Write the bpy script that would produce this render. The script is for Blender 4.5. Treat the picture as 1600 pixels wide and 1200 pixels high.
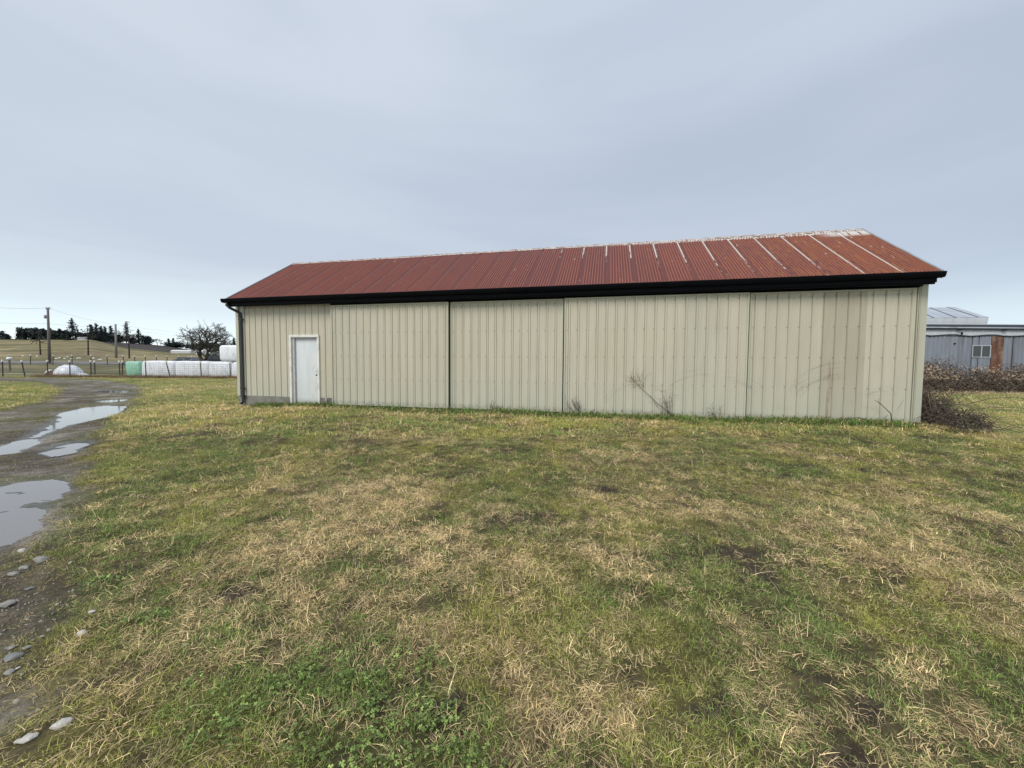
import bpy, math, random
import numpy as np
from mathutils import Matrix, Vector

random.seed(7); rng = np.random.default_rng(7)
S = bpy.context.scene
for o in list(bpy.data.objects): bpy.data.objects.remove(o)

# ------------------------------------------------------------------ camera, sky, sun, exposure
EYE = 1.55; FOC = 616.87; PITCH = .0517; ROLL = .0072
_f = np.array([0, math.cos(PITCH), -math.sin(PITCH)]); _rt = np.array([1., 0, 0]); _up = np.cross(_rt, _f)
_R = math.cos(ROLL)*_rt + math.sin(ROLL)*_up; _U = -math.sin(ROLL)*_rt + math.cos(ROLL)*_up
cd = bpy.data.cameras.new('camera'); cam = bpy.data.objects.new('camera', cd); S.collection.objects.link(cam)
cd.sensor_width = 36; cd.lens = FOC/1600*36; cd.clip_start = .05; cd.clip_end = 4000
cam.matrix_world = Matrix(((_R[0], _U[0], -_f[0], 0), (_R[1], _U[1], -_f[1], 0), (_R[2], _U[2], -_f[2], EYE), (0, 0, 0, 1)))
S.camera = cam

SUN_EL, SUN_AZ = math.radians(44), math.radians(215)      # azimuth clockwise from +Y
world = bpy.data.worlds.new('World'); S.world = world; world.use_nodes = True

class N:                                                   # small node-graph helper
    def __init__(s, tree): s.t = tree; s.t.nodes.clear()
    def n(s, typ, ins=None, **kw):
        nd = s.t.nodes.new(typ)
        for k, v in kw.items(): setattr(nd, k, v)
        for k, v in (ins or {}).items(): s.put(nd.inputs[k], v)
        return nd
    def put(s, sock, v):
        if isinstance(v, bpy.types.NodeSocket): s.t.links.new(v, sock)
        elif isinstance(v, bpy.types.Node): s.t.links.new(v.outputs[0], sock)
        else: sock.default_value = v
    def m(s, op, a, b=None, c=None, clamp=False):
        nd = s.n('ShaderNodeMath', operation=op); nd.use_clamp = clamp
        for i, v in enumerate((a, b, c)):
            if v is not None: s.put(nd.inputs[i], v)
        return nd.outputs[0]
    def mix(s, f, a, b, blend='MIX'):
        nd = s.n('ShaderNodeMix', data_type='RGBA', blend_type=blend)
        s.put(nd.inputs[0], f); s.put(nd.inputs[6], a if not isinstance(a, tuple) else (*a[:3], 1)); s.put(nd.inputs[7], b if not isinstance(b, tuple) else (*b[:3], 1))
        return nd.outputs[2]
    def rmap(s, v, a, b, c=0., d=1., smooth=True):
        nd = s.n('ShaderNodeMapRange', {0: v, 1: a, 2: b, 3: c, 4: d}); nd.clamp = True
        if smooth: nd.interpolation_type = 'SMOOTHSTEP'
        return nd.outputs[0]
    def noise(s, vec, scale, detail=4., rough=.55, dist=0.):
        return s.n('ShaderNodeTexNoise', {'Vector': vec, 'Scale': scale, 'Detail': detail, 'Roughness': rough, 'Distortion': dist}).outputs['Fac']
    def mapv(s, vec, sc=(1, 1, 1), loc=(0, 0, 0)):
        return s.n('ShaderNodeMapping', {'Vector': vec, 'Scale': sc, 'Location': loc}).outputs[0]
    def xyz(s, vec):
        return s.n('ShaderNodeSeparateXYZ', {0: vec}).outputs

g = N(world.node_tree)
sky = g.n('ShaderNodeTexSky', sky_type='NISHITA', sun_disc=False); sky.sun_elevation = SUN_EL; sky.sun_rotation = SUN_AZ
dv = g.n('ShaderNodeTexCoord').outputs['Generated']
X, Y, Z = g.xyz(dv)
stretch = g.mapv(dv, (1.0, 1.0, 4.5))
n1 = g.noise(stretch, 1.3, 3, .5, .4); n2 = g.noise(g.mapv(dv, (1, 1, 9)), 3.1, 5, .55, .3)
zz = g.m('ADD', Z, g.m('MULTIPLY', g.m('SUBTRACT', n2, .5), .045))
ramp = g.n('ShaderNodeValToRGB'); g.put(ramp.inputs[0], zz)
stops = [(0., (.76, .81, .81)), (.05, (.59, .69, .73)), (.10, (.52, .60, .65)), (.20, (.385, .438, .512)), (.42, (.385, .434, .510)), (.7, (.43, .478, .55)), (1., (.51, .555, .62))]
el = ramp.color_ramp.elements
while len(el) < len(stops): el.new(.5)
for e, (p, c) in zip(el, stops): e.position = p; e.color = (*c, 1)
side = g.rmap(X, -.9, .75, 1.06, .90)                      # overcast thicker to the right
tone = g.m('MULTIPLY', side, g.rmap(n1, .3, .7, .935, 1.06))
cloud = g.mix(1., ramp.outputs[0], g.n('ShaderNodeCombineColor', {0: tone, 1: g.m('POWER', tone, .85), 2: g.m('POWER', tone, .6)}).outputs[0], 'MULTIPLY')
b1 = g.n('ShaderNodeBackground', {0: sky.outputs[0], 1: .10}); b2 = g.n('ShaderNodeBackground', {0: cloud, 1: 1.0})
cover = g.rmap(g.m('ADD', zz, g.m('MULTIPLY', n2, .02)), .0, .09, .80, .97)
mx = g.n('ShaderNodeMixShader', {0: cover, 1: b1.outputs[0], 2: b2.outputs[0]})
g.n('ShaderNodeOutputWorld', {0: mx.outputs[0]})

sd = bpy.data.lights.new('sun', 'SUN'); sd.energy = 1.5; sd.angle = math.radians(25); sd.color = (1, .945, .86)
sun = bpy.data.objects.new('sun', sd); S.collection.objects.link(sun)
sdir = Vector((math.sin(SUN_AZ)*math.cos(SUN_EL), math.cos(SUN_AZ)*math.cos(SUN_EL), math.sin(SUN_EL)))
sun.rotation_euler = sdir.to_track_quat('Z', 'Y').to_euler()
S.view_settings.view_transform = 'Standard'; S.view_settings.look = 'None'; S.view_settings.exposure = .55; S.view_settings.gamma = 1
S.view_settings.use_curve_mapping = False

# ------------------------------------------------------------------ helpers
def ray(u, v): return _f + _R*(u-800)/FOC + _U*(600-v)/FOC
def atY(u, v, Yd):
    d = ray(u, v); q = d*Yd/d[1]; return Vector((q[0], q[1], q[2]+EYE))
def atZ(u, v, z=0.):
    d = ray(u, v); q = d*(z-EYE)/d[2]; return Vector((q[0], q[1], z))

class MB:
    def __init__(s): s.v = []; s.f = []; s.a = []; s.t = 0.
    def add(s, vs, fs):
        b = len(s.v); s.v += [tuple(x) for x in vs]; s.f += [tuple(b+i for i in f) for f in fs]; s.a += [s.t]*len(vs)
    def box(s, x0, x1, y0, y1, z0, z1, M=None):
        vs = [Vector((x, y, z)) for z in (z0, z1) for y in (y0, y1) for x in (x0, x1)]
        if M is not None: vs = [M @ v for v in vs]
        s.add(vs, [(0, 2, 3, 1), (4, 5, 7, 6), (0, 1, 5, 4), (2, 6, 7, 3), (0, 4, 6, 2), (1, 3, 7, 5)])
    def tube(s, pts, rad, k=6, cap=True):
        pts = [Vector(p) for p in pts]; n = len(pts)
        if not hasattr(rad, '__len__'): rad = [rad]*n
        rings = []
        for i, p in enumerate(pts):
            d = (pts[min(i+1, n-1)]-pts[max(i-1, 0)])
            if d.length < 1e-9: d = Vector((0, 0, 1))
            d.normalize(); a = d.cross(Vector((0, 0, 1)) if abs(d.z) < .9 else Vector((1, 0, 0))).normalized(); b = d.cross(a)
            rings.append([p+(a*math.cos(t)+b*math.sin(t))*rad[i] for t in [2*math.pi*j/k for j in range(k)]])
        vs = [v for r in rings for v in r]
        fs = [(i*k+j, i*k+(j+1) % k, (i+1)*k+(j+1) % k, (i+1)*k+j) for i in range(n-1) for j in range(k)]
        if cap: fs += [tuple(range(k))[::-1], tuple((n-1)*k+j for j in range(k))]
        s.add(vs, fs)
    def prism(s, prof, ax, a0, a1):                      # profile extruded along X ('x') or Y ('y')
        n = len(prof)
        if ax == 'x': vs = [(a0, p[0], p[1]) for p in prof]+[(a1, p[0], p[1]) for p in prof]
        else: vs = [(p[0], a0, p[1]) for p in prof]+[(p[0], a1, p[1]) for p in prof]
        s.add(vs, [(i, (i+1) % n, n+(i+1) % n, n+i) for i in range(n)]+[tuple(range(n))[::-1], tuple(range(n, 2*n))])
    def mesh(s, name, mat, smooth=False):
        me = bpy.data.meshes.new(name); me.from_pydata(s.v, [], s.f); me.update()
        if any(s.a):
            at = me.attributes.new('tone', 'FLOAT', 'POINT'); at.data.foreach_set('value', np.array(s.a, dtype=np.float32))
        if mat: me.materials.append(mat)
        if smooth: me.polygons.foreach_set('use_smooth', [True]*len(me.polygons))
        return me
    def build(s, name, mat, parent=None, smooth=False, loc=None, rot=None):
        return put(name, s.mesh(name, mat, smooth), parent, loc, rot)
def put(name, me, parent=None, loc=None, rot=None):
    o = bpy.data.objects.new(name, me); S.collection.objects.link(o)
    if parent: o.parent = parent
    if loc is not None: o.location = loc
    if rot is not None: o.rotation_euler = rot
    return o
def tag(o, label=None, cat=None, group=None, kind=None):
    for k, v in (('label', label), ('category', cat), ('group', group), ('kind', kind)):
        if v: o[k] = v
    return o
def empty(name, loc, rz=0, **kw):
    o = put(name, None, None, loc, (0, 0, rz)); o.empty_display_size = .2
    return tag(o, **kw)
def copy_tree(o, parent=None):
    c = o.copy(); S.collection.objects.link(c)
    if parent: c.parent = parent
    for ch in list(o.children): copy_tree(ch, c)
    return c

# numpy value noise
def _h(ix, iy, s):
    n = (ix.astype(np.int64)*374761393 + iy.astype(np.int64)*668265263 + s*974634777) & 0xffffffff
    n = ((n ^ (n >> 13))*1274126177) & 0xffffffff; n = n ^ (n >> 16)
    return (n & 0xffff)/65535.
def vn(x, y, s=0):
    x = np.asarray(x, float); y = np.asarray(y, float)
    ix = np.floor(x); iy = np.floor(y); fx = x-ix; fy = y-iy; fx = fx*fx*(3-2*fx); fy = fy*fy*(3-2*fy)
    a = _h(ix, iy, s); b = _h(ix+1, iy, s); c = _h(ix, iy+1, s); d = _h(ix+1, iy+1, s)
    return (a*(1-fx)+b*fx)*(1-fy)+(c*(1-fx)+d*fx)*fy
def fbm(x, y, f, o=4, s=0, r=.5):
    t = 0; a = 1; w = 0
    for i in range(o):
        t = t+a*vn(x*f+17.3*i, y*f-9.1*i, s+i*7); w += a; a *= r; f *= 2.03
    return t/w
def ss(x, a, b):
    t = np.clip((x-a)/(b-a), 0, 1); return t*t*(3-2*t)
def lerp(a, b, t): return a+(b-a)*t
def sdpoly(x, y, poly):                                   # signed distance, positive inside
    P = np.array(poly, float); Q = np.roll(P, -1, 0)
    d2 = np.full(x.shape, 1e18); ins = np.zeros(x.shape, bool)
    for (ax, ay), (bx, by) in zip(P, Q):
        ex, ey = bx-ax, by-ay; t = np.clip(((x-ax)*ex+(y-ay)*ey)/(ex*ex+ey*ey+1e-12), 0, 1)
        d2 = np.minimum(d2, (x-ax-t*ex)**2+(y-ay-t*ey)**2)
        c = ((ay > y) != (by > y)); 
        with np.errstate(divide='ignore', invalid='ignore'): xi = ax+(y-ay)*ex/(ey if ey != 0 else 1e-12)
        ins ^= c & (x < xi)
    return np.where(ins, 1, -1)*np.sqrt(d2)

# ------------------------------------------------------------------ materials
MATS = {}
def mat(name, col, rough=.6, var=.12, scale=6., metal=0., bump=0., spec=.5, attr=False, dirt=None, sc3=(1, 1, 1)):
    m = bpy.data.materials.new(name); m.use_nodes = True; g = N(m.node_tree)
    tc = g.n('ShaderNodeTexCoord').outputs['Object']; v = g.mapv(tc, sc3)
    nz = g.noise(v, scale, 6, .6)
    c = g.mix(g.rmap(nz, .3, .7), tuple(x*(1-var) for x in col), tuple(min(1, x*(1+var)) for x in col))
    if dirt: c = g.mix(g.rmap(g.noise(v, scale*.45, 5, .65), .48, .72, 0, dirt[3]), c, tuple(dirt[:3]))
    if attr:
        t = g.n('ShaderNodeAttribute', attribute_name='tone').outputs['Fac']; c = g.mix(1., c, g.n('ShaderNodeCombineColor', {0: t, 1: t, 2: t}).outputs[0], 'MULTIPLY')
    bs = g.n('ShaderNodeBsdfPrincipled', {'Base Color': c, 'Roughness': g.rmap(nz, .2, .8, max(0, rough-.08), min(1, rough+.1)), 'Metallic': metal, 'Specular IOR Level': spec})
    if bump:
        bp = g.n('ShaderNodeBump', {'Height': g.noise(v, scale*5, 5, .6), 'Strength': bump, 'Distance': .01}); g.put(bs.inputs['Normal'], bp.outputs[0])
    g.n('ShaderNodeOutputMaterial', {0: bs.outputs[0]}); MATS[name] = m
    return m

BYAW = -.2328; BO = Vector((-8.7093, 12.5763, 0))
barn = empty('barn', BO, BYAW, label='long cream ribbed metal pole barn with rusty red roof and black gutter', cat='barn')
_bx = np.array([math.cos(BYAW), math.sin(BYAW)]); _by = np.array([-math.sin(BYAW), math.cos(BYAW)])
def barn_xy(x, y): return (x-BO.x)*_bx[0]+(y-BO.y)*_bx[1], (x-BO.x)*_by[0]+(y-BO.y)*_by[1]
BM = Matrix.Translation(BO) @ Matrix.Rotation(BYAW, 4, 'Z')

def siding(name, base, dirtcol, dirt, streak=0.):
    m = bpy.data.materials.new(name); m.use_nodes = True; g = N(m.node_tree)
    tc = g.n('ShaderNodeTexCoord'); tc.object = barn; p = tc.outputs['Object']; x, y, z = g.xyz(p)
    nv = g.noise(g.mapv(p, (2.2, 1, .35)), 2.2, 6, .6); nb = g.noise(p, .55, 4, .55); nf = g.noise(g.mapv(p, (9, 9, 1.2)), 3, 4, .6)
    c = g.mix(g.rmap(nv, .3, .7), tuple(q*.95 for q in base), tuple(min(1, q*1.05) for q in base))
    c = g.mix(g.rmap(nb, .35, .7, 0, .35), c, (base[0]*1.0, base[1]*.95, base[2]*.86))
    # paler, whitish tone low down, broken up by noise
    low = g.m('MULTIPLY', g.rmap(g.m('ADD', z, g.m('MULTIPLY', nv, .8)), .9, 2.1, 1, 0), g.rmap(nf, .25, .75, .3, 1))
    c = g.mix(g.m('MULTIPLY', low, .42), c, (.50, .54, .49))
    c = g.mix(g.m('MULTIPLY', g.rmap(g.m('ADD', z, g.m('MULTIPLY', nf, .25)), .42, .62, 1, 0), .35), c, (.17, .18, .12))   # splash-back grime
    # horizontal faint girt rub bands and vertical drips
    c = g.mix(g.m('MULTIPLY', g.rmap(nf, .58, .8), dirt), c, tuple(dirtcol))
    # arcs rubbed on the sheets by wind-blown weeds: centre x, z, radius from, to, strength
    for cx, cz, r0, r1, st, ang in ((16.45, .25, .95, 1.45, .55, -.45), (16.9, .2, .35, .62, .30, .2), (13.0, .15, .55, .95, .28, 0), (14.2, .2, .85, 1.25, .28, .2), (12.1, .1, .75, 1.05, .30, -.5), (17.25, .2, .7, .95, .34, -.1), (3.10, 1.15, .10, .50, .85, -.9), (2.75, .5, .15, .5, .3, .1), (2.7, .35, .1, .32, .4, -.3), (13.6, .2, .9, 1.3, .4, -.3), (12.5, .15, .7, 1.0, .35, .35), (15.3, .1, .4, .62, .22, 0)):
        dx = g.m('SUBTRACT', x, cx); dz = g.m('SUBTRACT', z, cz)
        r = g.m('SQRT', g.m('ADD', g.m('MULTIPLY', dx, dx), g.m('MULTIPLY', dz, dz)))
        r = g.m('ADD', r, g.m('MULTIPLY', g.m('SUBTRACT', nb, .5), .12))
        th = g.m('ARCTAN2', dx, dz)
        band = g.m('MULTIPLY', g.rmap(r, r0, r0+.1), g.rmap(r, r1-.15, r1, 1, 0))
        wedge = g.rmap(g.m('ABSOLUTE', g.m('SUBTRACT', th, ang)), .25, .6, 1, 0)
        lines = g.rmap(g.noise(g.n('ShaderNodeCombineXYZ', {0: g.m('MULTIPLY', r, 22), 1: g.m('MULTIPLY', th, 1.6), 2: cx}).outputs[0], 1.0, 2, .5), .45, .68)
        c = g.mix(g.m('MULTIPLY', g.m('MULTIPLY', band, wedge), g.m('MULTIPLY', g.m('MULTIPLY', lines, g.rmap(nf, .3, .7, .25, 1)), st)), c, (.16, .14, .10))
    rib_slot = g.n('ShaderNodeAttribute', attribute_name='tone').outputs['Fac']; c = g.mix(g.m('MULTIPLY', g.rmap(rib_slot, .0, .9), g.rmap(nf, .2, .8, .30, .62)), c, (.11, .105, .075))  # darkens the narrow slot beside each rib
    if streak:
        dx = g.m('ABSOLUTE', g.m('SUBTRACT', g.m('ADD', x, g.m('MULTIPLY', nv, .12)), 16.27))
        c = g.mix(g.m('MULTIPLY', g.m('MULTIPLY', g.rmap(dx, .0, .05, 1, 0), g.rmap(z, 1.2, 2.0, 1, 0)), g.rmap(nf, .35, .6, 0, .6)), c, (.22, .13, .08))
    bs = g.n('ShaderNodeBsdfPrincipled', {'Base Color': c, 'Roughness': g.rmap(nv, .2, .8, .42, .62), 'Specular IOR Level': .35})
    bp = g.n('ShaderNodeBump', {'Height': g.noise(g.mapv(p, (1, 1, .3)), 2.5, 3, .5), 'Strength': .12, 'Distance': .05}); g.put(bs.inputs['Normal'], bp.outputs[0])
    g.n('ShaderNodeOutputMaterial', {0: bs.outputs[0]}); MATS[name] = m; return m
CR = (.55, .52, .41)
siding('cream', CR, (.33, .31, .21), .18)
siding('cream_aged', (.455, .425, .325), (.27, .24, .165), .35, streak=1.)
siding('cream_green', (.53, .51, .405), (.31, .31, .22), .25)
siding('cream_trim', (.50, .50, .39), (.33, .31, .22), .15)
siding('door_white', (.70, .74, .76), (.42, .43, .40), .25)
siding('pale_trim', (.60, .60, .52), (.4, .38, .3), .12)
mat('black_metal', (.0022, .0025, .004), .5, .3, 3., spec=.10)
mat('dark_void', (.006, .006, .007), .9, .2)
mat('downspout', (.03, .034, .036), .4, .15, 4, spec=.5)
mat('concrete', (.24, .235, .21), .9, .16, 4, bump=.5, dirt=(.14, .14, .10, .6))
mat('white_paint', (.70, .74, .75), .55, .05, 3, dirt=(.45, .46, .43, .35), sc3=(1, 1, .4))
mat('peeling_white', (.78, .78, .74), .6, .06, 9, dirt=(.33, .28, .20, .45))
mat('jamb', (.50, .50, .50), .6, .08, 8, dirt=(.25, .22, .18, .5))
mat('screw', (.18, .16, .12), .5, .2, 20, .3)
mat('wood_pole', (.16, .14, .13), .9, .2, 3, sc3=(8, 8, .4), bump=.4)
mat('grey_pole', (.22, .22, .21), .9, .15, 3, sc3=(8, 8, .4))
mat('dark_bark', (.045, .038, .032), .95, .3, 2, bump=.3)
mat('steel_post', (.03, .032, .028), .7, .25, 5)
mat('post_cap', (.72, .70, .62), .6, .08, 20)
mat('wire', (.16, .165, .17), .6, .1, 5, .4)
mat('wrap_white', (.84, .86, .90), .28, .05, 5, bump=.35, dirt=(.48, .49, .50, .6), sc3=(1, 1, .4))
mat('wrap_green', (.32, .62, .45), .3, .10, 5, bump=.35, dirt=(.22, .45, .32, .5))
mat('hay', (.13, .085, .05), .95, .3, 12, bump=.5)
mat('galv', (.38, .41, .44), .45, .1, 3, .35, dirt=(.25, .26, .27, .5))
mat('glass_dark', (.02, .022, .025), .08, .1, 3, spec=.8)
mat('car_dark', (.035, .04, .05), .25, .1, 2, .2, spec=.7)
mat('car_black', (.012, .014, .02), .3, .1, 2, spec=.6)
mat('rubber', (.02, .02, .02), .8, .1)
mat('tail_red', (.4, .02, .02), .3, .1)
mat('stone_pale', (.56, .54, .49), .85, .2, 14, bump=.5, dirt=(.2, .18, .14, .6))
mat('stone_mid', (.30, .29, .265), .9, .2, 14, bump=.5, dirt=(.14, .12, .08, .7))
mat('stone_grey', (.21, .215, .215), .85, .2, 14, bump=.5)
mat('conifer', (.034, .048, .044), .9, .35, .6, attr=True)  # base colour lightened to stand in for distance haze
mat('twig', (.085, .068, .052), .95, .25, 2, attr=True)
mat('apple_bark', (.065, .058, .045), .95, .3, 3, attr=True)
mat('cane', (.11, .082, .065), .8, .3, 4, attr=True)
mat('house_white', (.7, .71, .7), .6, .05)
mat('roof_grey', (.3, .3, .31), .7, .1)
mat('terracotta', (.30, .10, .05), .9, .15)

def roof_mat():
    m = bpy.data.materials.new('red_roof'); m.use_nodes = True; g = N(m.node_tree)
    tc = g.n('ShaderNodeTexCoord'); tc.object = barn; p = tc.outputs['Object']; x, y, z = g.xyz(p)
    s = g.m('SUBTRACT', 1, g.m('MULTIPLY', g.m('ABSOLUTE', g.m('SUBTRACT', y, 2.39)), 1/2.74))
    n1 = g.noise(g.mapv(p, (1, .3, .3)), 1.4, 5, .6); n2 = g.noise(g.mapv(p, (6, 1.2, 1.2)), 3.5, 5, .65); n3 = g.noise(g.mapv(p, (14, .8, .8)), 1.3, 3, .6)
    c = g.mix(g.rmap(n1, .3, .7), (.178, .052, .040), (.24, .076, .056))
    c = g.mix(g.rmap(n3, .42, .7, 0, .22), c, (.30, .10, .065))
    phs = g.m('FRACT', g.m('DIVIDE', x, .665)); c = g.mix(g.m('MULTIPLY', g.rmap(phs, .01, .03), g.rmap(phs, .17, .19, .55, 0)), c, (.13, .035, .03))
    cr_ = g.n('ShaderNodeAttribute', attribute_name='tone').outputs['Fac']; c = g.mix(g.rmap(cr_, .1, .9, .62, 0), c, (.085, .024, .020)); c = g.mix(g.rmap(cr_, .55, 1., 0, .35), c, (.36, .135, .10))  # corrugation shading put into the colour: valleys darkened, crests lightened
    right = g.rmap(x, 8.5, 17.9, 0, 1, smooth=False)
    rr = g.m('MULTIPLY', g.rmap(x, 10.5, 17.9, 0, .62), g.rmap(g.m('ADD', n2, g.m('MULTIPLY', right, .12)), .5, .66))
    c = g.mix(rr, c, (.26, .085, .028))
    c = g.mix(g.m('MULTIPLY', rr, g.rmap(n3, .5, .7)), c, (.36, .15, .05))
    ph = g.m('FRACT', g.m('DIVIDE', x, .665))
    seam = g.m('MULTIPLY', g.m('MULTIPLY', g.rmap(ph, .0, .012), g.rmap(g.m('ADD', ph, g.m('MULTIPLY', n2, .05)), .07, .105, 1, 0)), g.rmap(g.m('ADD', g.m('ADD', s, g.m('MULTIPLY', g.m('SUBTRACT', n2, .5), 1.5)), g.m('MULTIPLY', right, 1.0)), .93, 1.03))
    seam = g.m('MULTIPLY', seam, g.rmap(x, 9.0, 10.5))
    c = g.mix(seam, c, (.56, .52, .47))
    edge = g.m('ADD', g.m('ADD', s, g.m('MULTIPLY', n2, .07)), g.m('MULTIPLY', g.rmap(x, 6, 17), .055))
    top = g.m('MULTIPLY', g.rmap(edge, 1.0, 1.018), g.rmap(n3, .33, .5))
    c = g.mix(top, c, (.60, .56, .52))
    chips = g.m('MULTIPLY', g.rmap(g.m('ADD', g.noise(g.mapv(p, (9, 1.6, 1.6)), 2.0, 2, .5), g.rmap(x, 16.3, 17.8, 0, .035)), .73, .75), .7)
    c = g.mix(chips, c, (.50, .40, .32))
    endw = g.m('MULTIPLY', g.m('MULTIPLY', g.rmap(x, 16.7, 17.3), g.rmap(s, .80, .88)), g.rmap(n3, .4, .5)); c = g.mix(endw, c, (.58, .56, .53))
    bs = g.n('ShaderNodeBsdfPrincipled', {'Base Color': c, 'Roughness': g.rmap(n1, .2, .8, .5, .68), 'Specular IOR Level': .3})
    g.n('ShaderNodeOutputMaterial', {0: bs.outputs[0]}); MATS['red_roof'] = m
    m = bpy.data.materials.new('ridge_metal'); m.use_nodes = True; g = N(m.node_tree)
    tc = g.n('ShaderNodeTexCoord'); tc.object = barn; p = tc.outputs['Object']; x, y, z = g.xyz(p)
    n = g.noise(g.mapv(p, (3.5, 5, 5)), 2.4, 5, .7); n2 = g.noise(g.mapv(p, (3, 9, 9)), 6, 3, .6)
    c = g.mix(g.rmap(n, .40, .60), (.55, .53, .50), (.24, .13, .10)); c = g.mix(g.rmap(n2, .6, .66), c, (.25, .2, .17))
    bs = g.n('ShaderNodeBsdfPrincipled', {'Base Color': c, 'Roughness': .6})
    g.n('ShaderNodeOutputMaterial', {0: bs.outputs[0]}); MATS['ridge_metal'] = m
roof_mat()

def attr_ground(name, fine, rough=.95, bump=.6, wet=False):
    m = bpy.data.materials.new(name); m.use_nodes = True; g = N(m.node_tree)
    col = g.n('ShaderNodeAttribute', attribute_name='col').outputs['Color']; p = g.n('ShaderNodeTexCoord').outputs['Object']
    n = g.noise(p, fine, 7, .75); n6 = g.noise(p, fine*.16, 6, .7); k = g.m('MULTIPLY', g.rmap(n, .28, .72, .45, 1.65, smooth=False), g.rmap(n6, .35, .65, .72, 1.28))
    c = g.mix(1., col, g.n('ShaderNodeCombineColor', {0: k, 1: k, 2: k}).outputs[0], 'MULTIPLY')
    bs = g.n('ShaderNodeBsdfPrincipled', {'Base Color': c, 'Roughness': rough, 'Specular IOR Level': .25})
    if wet: g.put(bs.inputs['Roughness'], g.n('ShaderNodeAttribute', attribute_name='wet').outputs['Fac'])
    bp = g.n('ShaderNodeBump', {'Height': n, 'Strength': bump, 'Distance': .03}); g.put(bs.inputs['Normal'], bp.outputs[0])
    g.n('ShaderNodeOutputMaterial', {0: bs.outputs[0]}); MATS[name] = m
attr_ground('soil', 28); attr_ground('gravel_ground', 34, wet=True); attr_ground('far_field', .35, bump=.2)

def blade_mat(name, transl=.25, rough=.65):
    m = bpy.data.materials.new(name); m.use_nodes = True; g = N(m.node_tree)
    tint = g.n('ShaderNodeAttribute', attribute_name='tint', attribute_type='INSTANCER').outputs['Color']
    t = g.n('ShaderNodeAttribute', attribute_name='tone').outputs['Fac']        # integer part: dry blade; fraction: brightness
    dry = g.m('FLOOR', t); fr = g.m('FRACT', t); k = g.m('ADD', g.m('MULTIPLY', g.m('POWER', fr, 1.5), 2.5), .42)
    c = g.mix(g.m('MULTIPLY', dry, .85), tint, (.40, .31, .17))
    c = g.mix(1., c, g.n('ShaderNodeCombineColor', {0: k, 1: k, 2: k}).outputs[0], 'MULTIPLY')
    bs = g.n('ShaderNodeBsdfPrincipled', {'Base Color': c, 'Roughness': rough, 'Specular IOR Level': .3})
    tr = g.n('ShaderNodeBsdfTranslucent', {'Color': c}); mx = g.n('ShaderNodeMixShader', {0: transl, 1: bs.outputs[0], 2: tr.outputs[0]})
    g.n('ShaderNodeOutputMaterial', {0: mx.outputs[0]}); MATS[name] = m
blade_mat('blade'); blade_mat('straw', .15, .75); blade_mat('leaflet', .2, .5); blade_mat('pebble', 0., .75)
def leaf_mat(name, c1, c2, c3):
    m = bpy.data.materials.new(name); m.use_nodes = True; g = N(m.node_tree)
    t = g.n('ShaderNodeAttribute', attribute_name='tone').outputs['Fac']
    c = g.mix(g.rmap(t, .0, .6, smooth=False), c1, c2); c = g.mix(g.rmap(t, .75, .85), c, c3)
    bs = g.n('ShaderNodeBsdfPrincipled', {'Base Color': c, 'Roughness': .7, 'Specular IOR Level': .3}); g.n('ShaderNodeOutputMaterial', {0: bs.outputs[0]}); MATS[name] = m
leaf_mat('bramble_leaf', (.045, .038, .026), (.15, .11, .08), (.50, .38, .25))
leaf_mat('dead_leaf', (.035, .034, .024), (.13, .112, .088), (.42, .37, .33))
def water_mat():
    m = bpy.data.materials.new('water'); m.use_nodes = True; g = N(m.node_tree); p = g.n('ShaderNodeTexCoord').outputs['Object']
    bs = g.n('ShaderNodeBsdfPrincipled', {'Base Color': (.20, .185, .17, 1), 'Roughness': .05, 'IOR': 1.5, 'Specular IOR Level': .6})
    bp = g.n('ShaderNodeBump', {'Height': g.noise(p, 5, 2, .5), 'Strength': .10, 'Distance': .012}); g.put(bs.inputs['Normal'], bp.outputs[0])
    g.n('ShaderNodeOutputMaterial', {0: bs.outputs[0]}); MATS['water'] = m
water_mat()

# ------------------------------------------------------------------ terrain fields
def gp(pts): return [tuple(atZ(u, v)[:2]) for u, v in pts]
DRIVE = [(-2.5, .9), (-2.8, -6), (-9, -6)] + [(-60, 6), (-75, 34)] + gp([(0, 589.5), (60, 590), (130, 592), (195, 597), (222, 606), (220, 615), (200, 632), (180, 650), (158, 675), (148, 700), (135, 730), (118, 765), (92, 805), (66, 850), (34, 900), (22, 960), (14, 1040), (0, 1120)])
ISLAND = gp([(0, 596.5), (50, 597), (85, 603), (96, 613), (80, 622), (45, 632), (0, 641)]) + [(-45, 14), (-60, 26)]
PUD = [
 dict(p=gp([(0, 757), (40, 750), (80, 747), (108, 752), (114, 764), (95, 772), (72, 784), (74, 794), (48, 812), (52, 822), (22, 840), (0, 855)])+[(-4.9, 2.9), (-7.3, 4.2)], w=.020),
 dict(p=gp([(-20, 712), (25, 690), (60, 672), (88, 655), (100, 645), (135, 637), (165, 634), (192, 635), (188, 647), (160, 655), (118, 664), (82, 676), (60, 690), (30, 706)]), w=.008),
 dict(p=gp([(68, 706), (82, 697), (115, 690), (147, 690), (142, 698), (118, 705), (88, 711)]), w=.010),
 dict(p=gp([(156, 610.2), (197, 609.8), (196, 612.8), (170, 613.6), (157, 612.8)]), w=.014),
 dict(p=gp([(153, 626.4), (175, 624.4), (196, 623.8), (196, 625.6), (172, 628), (154, 628)]), w=.012)]
def drive_mask(x, y):
    d = np.minimum(sdpoly(x, y, DRIVE), -sdpoly(x, y, ISLAND)+0.0)
    return ss(d+(fbm(x, y, 1.6, 4, 5)-.5)*(.5+.03*np.abs(y)), -.28, .22)
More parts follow.
